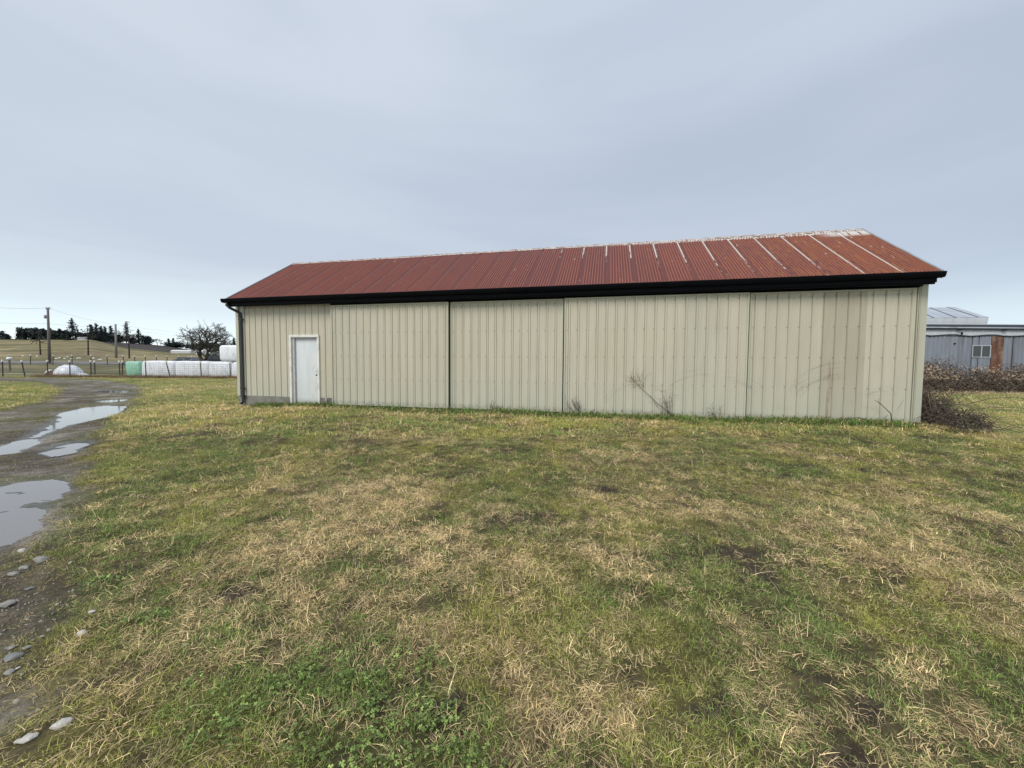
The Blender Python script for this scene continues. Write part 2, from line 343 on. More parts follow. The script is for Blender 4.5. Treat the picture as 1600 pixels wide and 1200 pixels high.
def pud_depth(x, y):
    best = np.zeros_like(x)
    for P in PUD:
        px = np.array(P['p']); m = (x > px[:, 0].min()-2) & (x < px[:, 0].max()+2) & (y > px[:, 1].min()-2) & (y < px[:, 1].max()+2)
        if not m.any(): continue
        d = sdpoly(x[m], y[m], P['p']); sc = .10 if px[:, 1].mean() < 6 else .22
        q = ss(d, -sc*1.2, sc*1.6); b = best[m]; best[m] = np.maximum(b, q)
    return best
def hillz(x, y):
    u = 800+FOC*x/np.maximum(y, 1)
    hz = 568.1+(u-800)*.0072
    y1 = np.interp(u, [0, 145, 200, 235, 265, 300, 420, 600, 1600], [531, 531, 544.6, 548, 551, 552.5, 555, 567, 573])
    y2 = np.interp(u, [0, 145, 160, 200, 235, 262, 290, 330, 400, 600, 1600], [530, 531, 533, 536.7, 538.5, 541, 545.5, 549, 552, 564, 572])
    z1 = EYE+(hz-y1)*205/FOC; z2 = EYE+(hz-y2)*350/FOC
    zr = np.interp(u, [0, 420, 700, 1600], [1.04, 1.04, .4, .2])
    t1 = ss(y, 40, 70)*zr
    t2 = (z1-zr)*np.clip((y-74)/131, 0, 1)**1.0; t3 = (z2-z1)*np.clip((y-205)/145, 0, 1)
    dip = -12*ss(y, 360, 520)*(u < 420)
    return t1+t2+t3+dip
def zfun(x, y, fine=True):
    bX, bY = barn_xy(x, y)
    bz = np.interp(bX, [-6, -.5, .5, 3.4, 6, 14, 18.5, 25], [0, .16, .18, .235, .245, .25, .27, .10])
    dist = np.maximum(np.maximum(-bY, 0), np.maximum(bY-5, 0)); distx = np.maximum(np.maximum(-bX, bX-18), 0)
    z = bz*ss(dist, 6.5, .4)*ss(distx, 5, 0)
    z = z+hillz(x, y)
    nearm = ss(y, 60, 30)
    z = z+nearm*(fbm(x, y, .35, 3, 3)-.5)*.10*(1-drive_mask(x, y)) if fine else z
    if fine:
        dm = drive_mask(x, y)
        z = z+nearm*((fbm(x, y, 2.6, 4, 9)-.5)*.07*(1-dm)+dm*((fbm(x, y, 1.1, 5, 21, .62)-.5)*.055-.012))
        pd = pud_depth(x, y)
        z = z*(1-pd)+pd*((fbm(x, y, 1.9, 6, 33, .72)-.5)*.075+(vn(x*6.5, y*5, 35)-.5)*.028-.034)
    return z

# colour and cover patches seen in the field: ground position, radii (m), kind
def spot(u, v, ru, rv, w=1.):
    c = atZ(u, v, .05); k = c.y/FOC; return (c.x, c.y, ru*k, max(.08, rv*c.y*k/(EYE*.97)), w)
DRY = [spot(*q) for q in ((590, 770, 95, 42, 1.45), (500, 835, 130, 42, 1.4), (680, 845, 100, 40, 1.2), (335, 650, 65, 10, .9), (290, 636, 50, 6, .6), (430, 757, 50, 12, .6), (770, 868, 60, 12, .9), (970, 870, 65, 38, .9), (1100, 792, 120, 18, .8),
  (1380, 840, 150, 60, 1.15), (1545, 812, 70, 28, .9), (1420, 760, 90, 18, .7), (900, 1080, 160, 70, .85), (760, 1000, 130, 30, .5), (1250, 1110, 130, 70, .8), (1170, 1020, 50, 50, .8), (1480, 1130, 150, 60, .7), (1570, 960, 60, 60, .7), (1300, 900, 90, 40, .6),
  (860, 690, 100, 9, .7), (610, 690, 90, 9, .6), (760, 664, 160, 5, .7), (980, 672, 100, 6, .7), (460, 650, 120, 5, .7), (230, 832, 25, 6, .8), (230, 640, 40, 6, .5), (800, 1160, 60, 50, .7), (560, 925, 150, 25, .7), (240, 1030, 90, 25, .5), (1000, 720, 90, 12, .5), (1290, 722, 80, 12, .5), (1170, 690, 80, 7, .5), (1350, 690, 60, 7, .5), (280, 605, 80, 5, .6), (380, 870, 60, 25, .6), (600, 960, 140, 20, .5))]
GRN = [spot(*q) for q in ((300, 705, 130, 28), (170, 900, 80, 28), (230, 960, 60, 24), (350, 1110, 160, 80), (600, 1140, 190, 60), (520, 1060, 120, 40), (860, 742, 80, 14), (1000, 930, 110, 32), (1240, 945, 90, 60), (1520, 1030, 90, 60), (1560, 680, 90, 20), (1250, 745, 140, 12, .7), (760, 750, 60, 20, .7),
  (420, 690, 120, 16, .6), (1130, 700, 60, 8, .8), (700, 810, 30, 12, .5), (820, 820, 70, 20, .7), (880, 960, 50, 30, .7), (1380, 790, 60, 10, .7), (270, 720, 80, 20, .8), (1330, 1000, 50, 30, .5), (1450, 700, 80, 14, .7), (100, 860, 50, 20, .4))]
MUD = [spot(*q) for q in ((1130, 862, 75, 13), (1170, 885, 70, 9, .9), (640, 868, 28, 10, .9), (690, 928, 38, 16), (620, 1070, 30, 22, .9), (700, 1120, 50, 22, .9), (1090, 1085, 45, 20), (1310, 1150, 70, 18, .9), (395, 915, 28, 22, .9), (950, 765, 45, 6, .9), (1330, 1070, 50, 14, .8), (80, 930, 70, 60, .45), (130, 1050, 120, 40, .5), (1410, 1120, 30, 20, .7), (850, 850, 20, 8, .5), (330, 680, 20, 4, .6), (1345, 740, 14, 6, .8), (355, 634, 30, 3, .9), (1000, 1180, 60, 15, .6), (560, 1170, 30, 10, .5))]
CLV = [spot(*q) for q in ((600, 1150, 220, 60), (700, 1180, 120, 40), (520, 1060, 140, 50), (350, 1110, 120, 70, .7), (230, 960, 60, 30, .7), (290, 715, 60, 14, .6), (880, 1170, 30, 20, .8), (640, 1020, 90, 30, .5), (180, 890, 50, 15, .5))]
def field(x, y, L):
    r = np.zeros_like(x); jx = x+(fbm(x, y, 3.1, 3, 71)-.5)*.35; jy = y+(fbm(x, y, 2.7, 3, 72)-.5)*.5
    for cx, cy, rx, ry, w in L:
        r = np.maximum(r, w*ss(np.sqrt(((jx-cx)/rx)**2+((jy-cy)/ry)**2), 1.25, .55))
    return r
def covers(x, y):
    dry = np.clip(ss(fbm(x, y, .9, 5, 40, .6), .40, .62)*.62+ss(fbm(x, y*1.6, 2.7, 4, 44, .6), .45, .7)*.35-.05, 0, 1)
    D = field(x, y, DRY); G = field(x, y, GRN); M = field(x, y, MUD)
    dry = np.clip(dry*(.62-.5*G)+D*.60*(1-.5*G), 0, 1)
    M = np.clip(M*ss(fbm(x, y, 5, 3, 50), .25, .5)*1.2+ss(fbm(x, y, 2.1, 4, 52, .6), .64, .74)*.7, 0, 1)
    moss = ss(fbm(x, y, 1.3, 4, 60, .55), .42, .66)
    return dry, M, moss
C3 = lambda *c: np.array(c)
def mixc(a, b, t): return a+(b-a)*t[:, None]
def ground_color(x, y):
    dry, M, moss = covers(x, y); n = len(x); dm = drive_mask(x, y)
    c = mixc(np.tile(C3(.068, .062, .027), (n, 1)), C3(.14, .13, .036), moss*.6)
    c = mixc(c, C3(.17, .125, .065), dry*.6); c = mixc(c, C3(.05, .038, .028), M*.9)
    far = ss(y, 9, 22); cf = mixc(mixc(np.tile(C3(.105, .118, .04), (n, 1)), C3(.17, .17, .055), moss), C3(.32, .25, .14), dry)
    c = c*(1-far[:, None])+cf*far[:, None]
    gn = fbm(x, y, 1.4, 5, 80, .65)
    gr = mixc(np.tile(C3(.150, .133, .108), (n, 1)), C3(.28, .255, .215), ss(gn, .45, .66))
    gr = mixc(gr, C3(.075, .06, .042), ss(fbm(x, y, .8, 5, 84, .6), .46, .62)*.8)
    gr = mixc(gr, C3(.085, .088, .03), ss(fbm(x*.7, y, .9, 4, 88, .6), .54, .66)*.7)
    c = mixc(c, np.zeros(3), dm)+gr*dm[:, None]
    pd = pud_depth(x, y); c = mixc(c, C3(.045, .042, .036), ss(pd, .1, .6)*.75)
    return c, dm, pd

# ------------------------------------------------------------------ ground sheet near (grid) and its driveway
def axis(segs):
    out = []
    for a, b, s0 in segs: out += list(np.arange(a, b-1e-6, s0))
    return np.array(out+[segs[-1][1]])
gx = axis([(-90, -50, 1.6), (-50, -30, .35), (-30, -20, .16), (-20, -8, .085), (-8, 8, .07), (8, 14, .12), (14, 36, .35), (36, 80, 2.5)])
gy = axis([(-8, .6, .5), (.6, 5, .05), (5, 9, .07), (9, 14, .10), (14, 24, .16), (24, 44, .3)])
GXX, GYY = np.meshgrid(gx, gy); fx, fy = GXX.ravel(), GYY.ravel()
fz = zfun(fx, fy); fc, fdm, fpd = ground_color(fx, fy)
wet = np.clip(.92-.65*ss(fpd, .05, .4), .2, 1)
nx, ny = len(gx), len(gy)
idx = np.arange(nx*ny).reshape(ny, nx); quads = np.stack([idx[:-1, :-1], idx[:-1, 1:], idx[1:, 1:], idx[1:, :-1]], -1).reshape(-1, 4)
qd = fdm[quads].mean(1) > .5
def grid_obj(name, q, mt):
    used = np.unique(q); rem = np.zeros(nx*ny, int); rem[used] = np.arange(len(used)); q = rem[q]
    me = bpy.data.meshes.new(name); me.vertices.add(len(used)); me.vertices.foreach_set('co', np.stack([fx, fy, fz], 1)[used].astype(np.float32).ravel())
    me.loops.add(q.size); me.loops.foreach_set('vertex_index', q.ravel().astype(np.int32)); me.polygons.add(len(q)); me.polygons.foreach_set('loop_start', np.arange(0, q.size, 4, dtype=np.int32))
    me.polygons.foreach_set('use_smooth', np.ones(len(q), bool)); me.update(calc_edges=True)
    a = me.attributes.new('col', 'FLOAT_COLOR', 'POINT'); a.data.foreach_set('color', np.concatenate([fc[used], np.ones((len(used), 1))], 1).astype(np.float32).ravel())
    a = me.attributes.new('wet', 'FLOAT', 'POINT'); a.data.foreach_set('value', wet[used].astype(np.float32))
    me.materials.append(MATS[mt]); return tag(put(name, me), kind='structure')
grid_obj('ground', quads[~qd], 'soil'); grid_obj('gravel_driveway', quads[qd], 'gravel_ground')

# far terrain out to the horizon: field, road, hill, ploughed land
hy = axis([(44, 60, 2), (60, 80, .8), (80, 210, 4), (210, 560, 10), (560, 3000, 240)]); ht = np.linspace(-2.4, 2.2, 470)
HT, HY = np.meshgrid(ht, hy); hx = (HT*HY).ravel(); hy_ = HY.ravel()
hz_ = zfun(hx, hy_, False)+(fbm(hx, hy_, .02, 3, 90)-.5)*1.2*ss(hy_, 85, 180)*(hy_ < 400)
hu = 800+FOC*HT.ravel()
n2_, m2_ = len(ht), len(hy); idh = np.arange(n2_*m2_).reshape(m2_, n2_); qh = np.stack([idh[:-1, :-1], idh[:-1, 1:], idh[1:, 1:], idh[1:, :-1]], -1).reshape(-1, 4)
b1_ = fbm(hx, hy_*3, .03, 4, 95); b2_ = fbm(hx, hy_, .12, 4, 97)
hc = mixc(np.tile(C3(.165, .145, .062), (len(hx), 1)), C3(.26, .205, .11), ss(b1_, .35, .6)); hc = mixc(hc, C3(.10, .105, .05), ss(b2_, .55, .75)*.5)
hc = mixc(hc, C3(.105, .115, .045), ss(hy_, 180, 200)*.6); hc = mixc(hc, C3(.055, .055, .04), ss(hy_, 58, 62)*ss(hy_, 72, 70)*.7)
hc = mixc(hc, C3(.09, .095, .04), ss(hy_, 62, 44)*.8)
pl = (hy_ > 205) & (hu > 150); hc[pl] = C3(.052, .043, .040)
road = (hy_ > 71) & (hy_ < 78); hc[road] = C3(.20, .20, .21)
cy_ = hy_[qh].mean(1); cu_ = hu[qh].mean(1)
isr = (cy_ > 71.5) & (cy_ < 77.8); isp = (cy_ > 205) & (cu_ > 150)
fx, fy, fz, fc, wet = hx, hy_, hz_, hc, np.full(len(hx), .9); nx, ny = n2_, m2_
grid_obj('distant_field', qh[~isr & ~isp], 'far_field'); grid_obj('country_road', qh[isr], 'far_field'); grid_obj('ploughed_field', qh[isp], 'far_field')

# still water: flat sheets over each hollow, a little wider than the hollow so the uneven bed cuts their shore
def puddle(P):
    px = np.array(P['p']); x0, x1, y0, y1 = px[:, 0].min()-.3, px[:, 0].max()+.3, px[:, 1].min()-.3, px[:, 1].max()+.3; st = max(.05, (x1-x0)/90)
    X1, Y1 = np.meshgrid(np.arange(x0, x1, st), np.arange(y0, y1, st)); d = sdpoly(X1, Y1, P['p']) > -.06-st; k = X1.shape; I = np.arange(X1.size).reshape(k)
    q = np.stack([I[:-1, :-1], I[:-1, 1:], I[1:, 1:], I[1:, :-1]], -1).reshape(-1, 4); q = q[d.ravel()[q].all(1)]; u_ = np.unique(q); rm = np.zeros(X1.size, int); rm[u_] = np.arange(len(u_))
    mb = MB(); mb.add([(a, b, -P['w']) for a, b in zip(X1.ravel()[u_], Y1.ravel()[u_])], rm[q].tolist()); tag(mb.build('puddle', MATS['water']), kind='structure')
for P in PUD: puddle(P)

# ------------------------------------------------------------------ the barn
RIB = .2288
def rib_profile(x0, x1, phase, h=.024):                   # points (x, height) of ribbed siding between x0 and x1
    pts = []; k0 = math.floor((x0-phase)/RIB)-1
    k = k0; base = []
    while phase+k*RIB < x1+RIB:
        c = phase+k*RIB
        for dx, hh in ((-.0372, 0), (-.0362, -.010), (-.0292, -.010), (-.027, 0), (-.014, h), (.013, h), (.024, 0), (.071, 0), (.076, .0035), (.086, .0035), (.091, 0), (.138, 0), (.143, .0035), (.153, .0035), (.158, 0)): base.append((c+dx, hh))
        k += 1
    xs = [b[0] for b in base]; hs = [b[1] for b in base]
    pts = [(x0, float(np.interp(x0, xs, hs)))]+[b for b in base if x0+1e-4 < b[0] < x1-1e-4]+[(x1, float(np.interp(x1, xs, hs)))]
    return pts
def panel_mesh(x0, x1, z0, z1, phase, mt, z0b=None, back=.012):
    """upright sheet, front towards -Y, y=0 is the sheet's flat plane; z0 at x0, z0b at x1"""
    pr = rib_profile(x0, x1, phase); n = len(pr); mb = MB(); z0b = z0 if z0b is None else z0b
    zb = lambda x: z0+(z0b-z0)*(x-x0)/(x1-x0)
    vs = [(x-x0, -h, zb(x)) for x, h in pr]+[(x-x0, -h, z1) for x, h in pr]+[(0, back, z0), (x1-x0, back, z0b), (x1-x0, back, z1), (0, back, z1)]
    fs = [(i, i+1, n+i+1, n+i) for i in range(n-1)]+[(2*n+1, 2*n, 2*n+3, 2*n+2), (0, n, 2*n+3, 2*n), (n-1, 2*n+1, 2*n+2, 2*n-1)]
    fs += [tuple([2*n]+[2*n+1]+list(range(n-1, -1, -1))), tuple([2*n+2, 2*n+3]+list(range(n, 2*n)))]
    mb.add(vs, fs)
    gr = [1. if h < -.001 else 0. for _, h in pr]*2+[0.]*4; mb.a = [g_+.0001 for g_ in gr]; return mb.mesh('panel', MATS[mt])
# front wall left of the sliding doors
core = MB()
DX0, DX1, DZ = 2.03, 3.0, 2.335
WB = .477; WT = 3.38; L = 17.956; W2 = 4.78
for a, b, c, d in ((.02, DX0, WB, WT), (DX1, 3.5, WB, WT), (DX0, DX1, DZ, WT)): core.box(a, b, .014, .10, c, d)
wall = core.build('front_wall', MATS['cream'], barn)
for a, b, z in ((.10, .914, WB), (.914, 1.829, WB), (1.829, DX0, WB), (DX0, 2.743, DZ), (2.743, DX1, DZ), (DX1, 3.53, WB)):
    put('wall_panel', panel_mesh(a, b, z, WT-.02, 0, 'cream'), wall, (a, 0, 0))
fd = MB(); fd.box(-.01, DX0-.01, -.015, .2, -.15, WB-.004); fd.box(DX1+.02, 3.5, -.015, .2, -.15, WB-.004); fd.box(-.01, .19, .2, W2, -.15, WB-.004); fd.box(L-.19, L+.01, .2, W2, -.15, WB-.004); fd.box(.19, L-.19, W2-.2, W2, -.15, WB-.004)
fd.build('foundation', MATS['concrete'], barn)
# back and gable walls (with the gable triangles)
RY, RZ = 2.39, 5.2005; EY, EZ = -.35, 3.47; SL = (RZ-EZ)/(RY-EY)
def gable(xa, xb, nm):
    m = MB(); t = lambda y: EZ+(y-EY)*SL-.06
    m.prism([(.0+.03, WB), (W2-.03, WB), (W2-.03, t(0)-.02), (RY, t(RY)), (.03, t(0)-.02)], 'x', xa, xb); o = m.build('gable_wall', MATS['cream'], barn)
    k = 0
    for i in range(5):
        y0 = .1+i*.914; y1 = min(W2-.1, y0+.914)
        pm = panel_mesh(y0, y1, WB, EZ-.1, 0, 'cream'); s = -1 if nm == 'l' else 1
        put('wall_panel', pm, o, (xa-.014 if s < 0 else xb+.014, y1 if s < 0 else y0, 0), (0, 0, -math.pi/2 if s < 0 else math.pi/2))
gable(.03, .1, 'l'); gable(L-.12, L-.05, 'r')
bw = MB(); bw.box(.1, L-.1, W2-.1, W2-.01, WB, EZ-.02); bwo = bw.build('back_wall', MATS['cream'], barn)
me = panel_mesh(0, .9, WB, EZ-.1, 0, 'cream')
for i in range(19): put('wall_panel', me, bwo, (L-.3-i*.914, W2+.004, 0), (0, 0, math.pi))
# dark header and near-black slab painting the shade behind the sliding doors; track
hd = MB(); hd.box(3.5, L-.1, .02, .12, .05, 3.42); hd.build('opening_shade', MATS['dark_void'], barn)
tr = MB(); tr.box(3.45, L-.12, -.06, .02, 3.235, 3.42); tr.box(3.45, L-.12, -.30, -.06, 3.30, 3.40); tr.build('door_track', MATS['black_metal'], barn)
# sliding doors
SX = [3.5365, 7.1971, 10.3335, 14.5288, 17.72]; ZB = [.31, .31, .31, .31, .312]; ZT = 3.205
for k in range(4):
    x0, x1 = SX[k], SX[k+1]; yy = -.135 if k in (0, 2) else -.06
    if k == 1: x0 += .04; x1 -= .035
    if k == 3: x0 += .040
    m = MB(); z0 = ZB[k]
    fr = .034
    m.box(x0, x1, yy+.012, yy+.045, z0+.01, ZT-.01)                       # slab
    m.box(x0, x0+fr, yy-.028, yy+.0119, z0, ZT); m.box(x1-fr, x1, yy-.028, yy+.0119, z0, ZT)
    m.box(x0+fr, x1-fr, yy-.027, yy+.0119, ZT-fr, ZT); m.box(x0+fr, x1-fr, yy-.0265, yy+.0119, z0, z0+.022)
    d = m.build('sliding_door', MATS['cream_trim'], barn)
    tag(d, label=('left sliding door beside the white entry door', 'recessed second sliding door', 'widest sliding door, with weed rubs low down', 'right sliding door with two browner sheets')[k])
    xa, xb = x0+fr, x1-fr; seams = [xa]
    if k == 3: seams = [xa, 15.50, 16.02, 16.86, xb]; mats = ['cream_green', 'cream_green', 'cream_aged', 'cream']
    else:
        while seams[-1]+.914 < xb-.12: seams.append(seams[-1]+.9152)
        seams.append(xb); mats = ['cream']*9
        if k == 2: mats = ['cream', 'cream', 'cream', 'cream_green', 'cream']
        if k == 0: mats = ['cream_green', 'cream', 'cream', 'cream']
    sc = MB()
    for i, (a, b) in enumerate(zip(seams, seams[1:])):
        put('panel', panel_mesh(a, b, z0+.022, ZT-fr, xa+.10, mats[i]), d, (a, yy-.001*(i % 2), 0))
    j = 0; x = xa+.10
    while x < xb:
        for zz_ in (z0+.10, z0+.75, z0+1.42, z0+2.10, ZT-.12):
            sc.tube([(x-.052, yy-.001, zz_), (x-.052, yy-.010, zz_)], .010, 6)
        x += RIB
    tag(sc.build('screw', MATS['screw'], d), kind='stuff')
# corner trims
for a, b, mt_ in ((-.03, .075, 'cream_trim'), (.165, .30, 'pale_trim')):
    m = MB(); m.box(a, b, -.032, -.0205, WB-.01 if mt_ == 'cream_trim' else WB, WT-.02)
    if a < 0: m.box(a, a+.012, -.0205, .12, WB-.01, WT)
    m.build('corner_trim', MATS[mt_], barn)
m = MB(); m.box(L-.125, L-.02, -.036, .02, .352, WT+.01); m.box(L-.0199, L-.006, -.036, .13, .352, WT+.01); m.box(L-.155, L-.1251, -.03, .02, .34, WT-.02); m.build('corner_trim', MATS['cream_trim'], barn)
m = MB(); m.box(17.735, 17.755, -.10, -.06, .35, 3.2); m.box(17.775, 17.79, -.085, -.06, .35, 3.2); m.build('door_guide', MATS['cream_aged'], barn)
# entry door
m = MB(); m.box(1.965, 2.035, -.05, .10, .20, 2.37); m.box(2.955, 3.02, -.05, .10, .20, 2.372); m.box(2.035, 2.955, -.049, .10, 2.30, 2.37)
fro = m.build('door_frame', MATS['peeling_white'], barn)
m = MB(); m.box(2.0355, 2.11, .0, .12, .20, 2.2995); m.box(2.92, 2.9545, .0, .12, .20, 2.2995); m.box(2.11, 2.92, .0, .12, 2.262, 2.2995); m.build('jamb', MATS['jamb'], fro)
m = MB(); m.box(2.112, 2.918, .062, .10, .22, 2.259); door = m.build('entry_door', MATS['door_white'], barn)
m = MB(); m.tube([(2.875, .062, 1.16), (2.875, .03, 1.16), (2.875, .0, 1.16)], [.012, .012, .001], 8); m.tube([(2.875, .035, 1.16), (2.875, .028, 1.16), (2.875, .008, 1.16), (2.875, .0, 1.16)], [.012, .026, .026, .008], 10); m.build('door_knob', MATS['dark_void'], door, smooth=True)
m = MB(); m.box(2.0, 2.99, -.06, .2, .12, .205); m.build('doorstep', MATS['concrete'], barn)
m = MB(); m.tube([(3.27, -.08, .2), (3.245, -.05, .5)], .012, 6); m.build('stub_pipe', MATS['peeling_white'], barn)
# roof: sheets front and back
SLEN = math.hypot(RY-EY, RZ-EZ); ANG = math.atan2(RZ-EZ, RY-EY); SW = .665; NS = 27
def roof_sheet_mesh():
    pr = [(0, .004), (.012, .005), (.022, .002), (.030, .0008), (.075, .0015), (.105, .002)]; x = .12; n = 8; p = (SW-.12)/n
    for i in range(n):
        for t, h in ((.0, 0), (.18, .005), (.34, .018), (.5, .023), (.66, .018), (.82, .005)): pr.append((x+(i+t)*p, h))
    pr.append((SW-.001, .001)); k = len(pr); mb = MB()
    vs = [(a, 0, h) for a, h in pr]+[(a, SLEN-.01, h) for a, h in pr]+[(a, 0, h-.004) for a, h in pr]+[(a, SLEN-.01, h-.004) for a, h in pr]
    fs = [(i, i+1, k+i+1, k+i) for i in range(k-1)]+[(2*k+i+1, 2*k+i, 3*k+i, 3*k+i+1) for i in range(k-1)]+[(2*k+i, 2*k+i+1, i+1, i) for i in range(k-1)]
    fs += [(0, k, 3*k, 2*k), (k-1, 3*k-1, 4*k-1, 2*k-1)]
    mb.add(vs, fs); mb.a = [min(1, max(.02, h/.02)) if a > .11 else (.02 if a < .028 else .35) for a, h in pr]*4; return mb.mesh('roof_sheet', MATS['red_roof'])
rk = MB()
for i in range(10): rk.box(.06, L-.06, EY+.1+i*.5 if i < 5 else 2*RY-(EY+.1+(i-5)*.5)-.06, EY+.16+i*.5 if i < 5 else 2*RY-(EY+.1+(i-5)*.5), EZ+(.1+(i % 5)*.5)*SL-.07, EZ+(.1+(i % 5)*.5)*SL-.015)
roof = rk.build('roof', MATS['wood_pole'], barn)
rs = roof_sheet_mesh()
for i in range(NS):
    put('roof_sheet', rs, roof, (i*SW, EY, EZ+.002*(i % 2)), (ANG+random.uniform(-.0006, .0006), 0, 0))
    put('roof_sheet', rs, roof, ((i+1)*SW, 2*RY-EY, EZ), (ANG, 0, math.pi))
def ridge_z(x): return RZ+.016+.004*math.sin(x*5)+.004*random.random()
m = MB(); x = -.01
while x < L-.01:
    xe = min(x+random.choice((1.5, 1.9, .7)), L+.0); z = ridge_z(x); w = .13+random.uniform(-.01, .01)
    m.add([(x, RY-w, z-w*SL+.006), (x, RY, z+.012), (x, RY+w, z-w*SL+.006), (xe, RY-w, z-w*SL+.006), (xe, RY, z+.012), (xe, RY+w, z-w*SL+.006),
           (x, RY-w, z-w*SL), (x, RY, z), (x, RY+w, z-w*SL), (xe, RY-w, z-w*SL), (xe, RY, z), (xe, RY+w, z-w*SL)],
          [(0, 3, 4, 1), (1, 4, 5, 2), (6, 7, 10, 9), (7, 8, 11, 10), (0, 1, 7, 6), (1, 2, 8, 7), (3, 9, 10, 4), (4, 10, 11, 5), (0, 6, 9, 3), (2, 5, 11, 8)])
    x = xe
m.build('ridge_cap', MATS['ridge_metal'], roof)
for xx in (-.03, L-.015):
    m = MB(); dz = .03
    for sgn in (0, 1):
        a = Vector((0, EY, EZ)); b = Vector((0, RY, RZ))
        if sgn: a = Vector((0, 2*RY-EY, EZ))
        vs = []
        for q in (a, b):
            for (dx, dzz) in ((0, -.10), (.05, -.10), (.05, dz), (0, dz)): vs.append((xx+dx, q.y, q.z+dzz))
        m.add(vs, [(0, 1, 5, 4), (1, 2, 6, 5), (2, 3, 7, 6), (3, 0, 4, 7), (3, 2, 1, 0), (4, 5, 6, 7)])
    m.build('rake_trim', MATS['galv'], roof)
m = MB(); m.box(L-.02, L+.05, RY-1.35, RY-.95, 0, .004, Matrix.Translation((0, 0, RZ-.62)) @ Matrix.Rotation(.1, 4, 'Y')); m.build('loose_flashing', MATS['galv'], roof)
# gutter, fascia, soffit, downspout
m = MB(); m.prism([(EY-.12, 3.455), (EY-.112, 3.462), (EY-.105, 3.455), (EY-.10, 3.40), (EY-.085, 3.355), (EY-.0, 3.345), (EY+.008, 3.345), (EY+.008, 3.45), (EY, 3.45), (EY-.005, 3.352), (EY-.09, 3.362), (EY-.11, 3.41)][::-1], 'x', -.10, L+.005)
for xx in (-.10, L+.001): m.prism([(EY-.12, 3.455), (EY+.008, 3.452), (EY+.008, 3.345), (EY-.085, 3.352)], 'x', xx, xx+.004)
m.build('gutter', MATS['black_metal'], barn)
m = MB(); m.box(-.04, L-.07, EY+.0081, EY+.045, 3.265, 3.44); m.box(-.04, L-.075, EY+.045, EY+.08, 3.235, 3.30); m.build('fascia', MATS['black_metal'], barn)
m = MB(); m.box(-.035, L+.04, EY+.08, .0, 3.37, 3.385); m.build('soffit', MATS['black_metal'], barn)
m = MB(); m.tube([(.06, EY-.04, 3.36), (.06, EY-.04, 3.27), (.10, EY+.02, 3.20), (.17, -.18, 3.12), (.215, -.085, 3.06), (.225, -.075, 2.9), (.225, -.075, .36), (.225, -.085, .27), (.21, -.15, .215)], .042, 10)
ds = m.build('downspout', MATS['downspout'], barn, smooth=True)
for z in (2.86, .70, .45):
    m = MB(); m.box(.165, .30, -.122, -.033, z, z+.03); m.build('strap', MATS['downspout'], ds)

# ------------------------------------------------------------------ plants: instanced blades
SRC = []
def src_coll(name, meshes):
    c = bpy.data.collections.new(name)
    for i, me in enumerate(meshes):
        o = bpy.data.objects.new(f'{name}_{i:02d}', me); c.objects.link(o)
    SRC.append(c); return c
def scatter(name, P, rot, scl, tint, idx, coll, **kw):
    me = bpy.data.meshes.new(name); n = len(P); me.vertices.add(n); me.vertices.foreach_set('co', P.astype(np.float32).ravel())
    for nm, ty, key, v in (('rot', 'FLOAT_VECTOR', 'vector', rot), ('scl', 'FLOAT', 'value', scl), ('tint', 'FLOAT_COLOR', 'color', np.concatenate([tint, np.ones((n, 1))], 1)), ('pick', 'INT', 'value', idx)):
        a = me.attributes.new(nm, ty, 'POINT'); a.data.foreach_set(key, np.ascontiguousarray(v, dtype=np.int32 if ty == 'INT' else np.float32).ravel())
    ng = bpy.data.node_groups.new(name+'_scatter', 'GeometryNodeTree'); ng.interface.new_socket('Geometry', in_out='INPUT', socket_type='NodeSocketGeometry'); ng.interface.new_socket('Geometry', in_out='OUTPUT', socket_type='NodeSocketGeometry')
    nd = ng.nodes; lk = ng.links; gi = nd.new('NodeGroupInput'); go = nd.new('NodeGroupOutput'); ci = nd.new('GeometryNodeCollectionInfo'); ci.inputs['Collection'].default_value = coll
    ci.inputs['Separate Children'].default_value = True; ci.inputs['Reset Children'].default_value = True
    ip = nd.new('GeometryNodeInstanceOnPoints'); ip.inputs['Pick Instance'].default_value = True
    def na(nm, t): q = nd.new('GeometryNodeInputNamedAttribute'); q.data_type = t; q.inputs['Name'].default_value = nm; return q.outputs['Attribute']
    e2r = nd.new('FunctionNodeEulerToRotation'); lk.new(na('rot', 'FLOAT_VECTOR'), e2r.inputs[0])
    lk.new(gi.outputs[0], ip.inputs['Points']); lk.new(ci.outputs[0], ip.inputs['Instance']); lk.new(na('pick', 'INT'), ip.inputs['Instance Index'])
    lk.new(e2r.outputs[0], ip.inputs['Rotation']); lk.new(na('scl', 'FLOAT'), ip.inputs['Scale']); lk.new(ip.outputs[0], go.inputs[0])
    o = put(name, me); md = o.modifiers.new('scatter', 'NODES'); md.node_group = ng
    return tag(o, kind='stuff', **kw)
def blade(mb, base, d, Ln, w, rise, curl, tone, seg=3, twist=0.):
    """a curved grass blade: base point, heading angle d, length, width, rise angle at root, curl (radians lost along it)"""
    mb.t = tone; p = Vector(base); vs = []; a = rise; sd_ = Vector((-math.sin(d), math.cos(d), 0)); tw = twist
    for i in range(seg+1):
        f = i/seg; ww = w*(1-f**1.6)*.5+.0002
        s2 = sd_*math.cos(tw)+Vector((0, 0, 1))*math.sin(tw); vs += [p-s2*ww, p+s2*ww]
        p = p+Vector((math.cos(d)*math.cos(a), math.sin(d)*math.cos(a), math.sin(a)))*(Ln/seg); a -= curl/seg; d2 = random.uniform(-.12, .12); d += d2
    mb.add(vs, [(2*i, 2*i+1, 2*i+3, 2*i+2) for i in range(seg)])
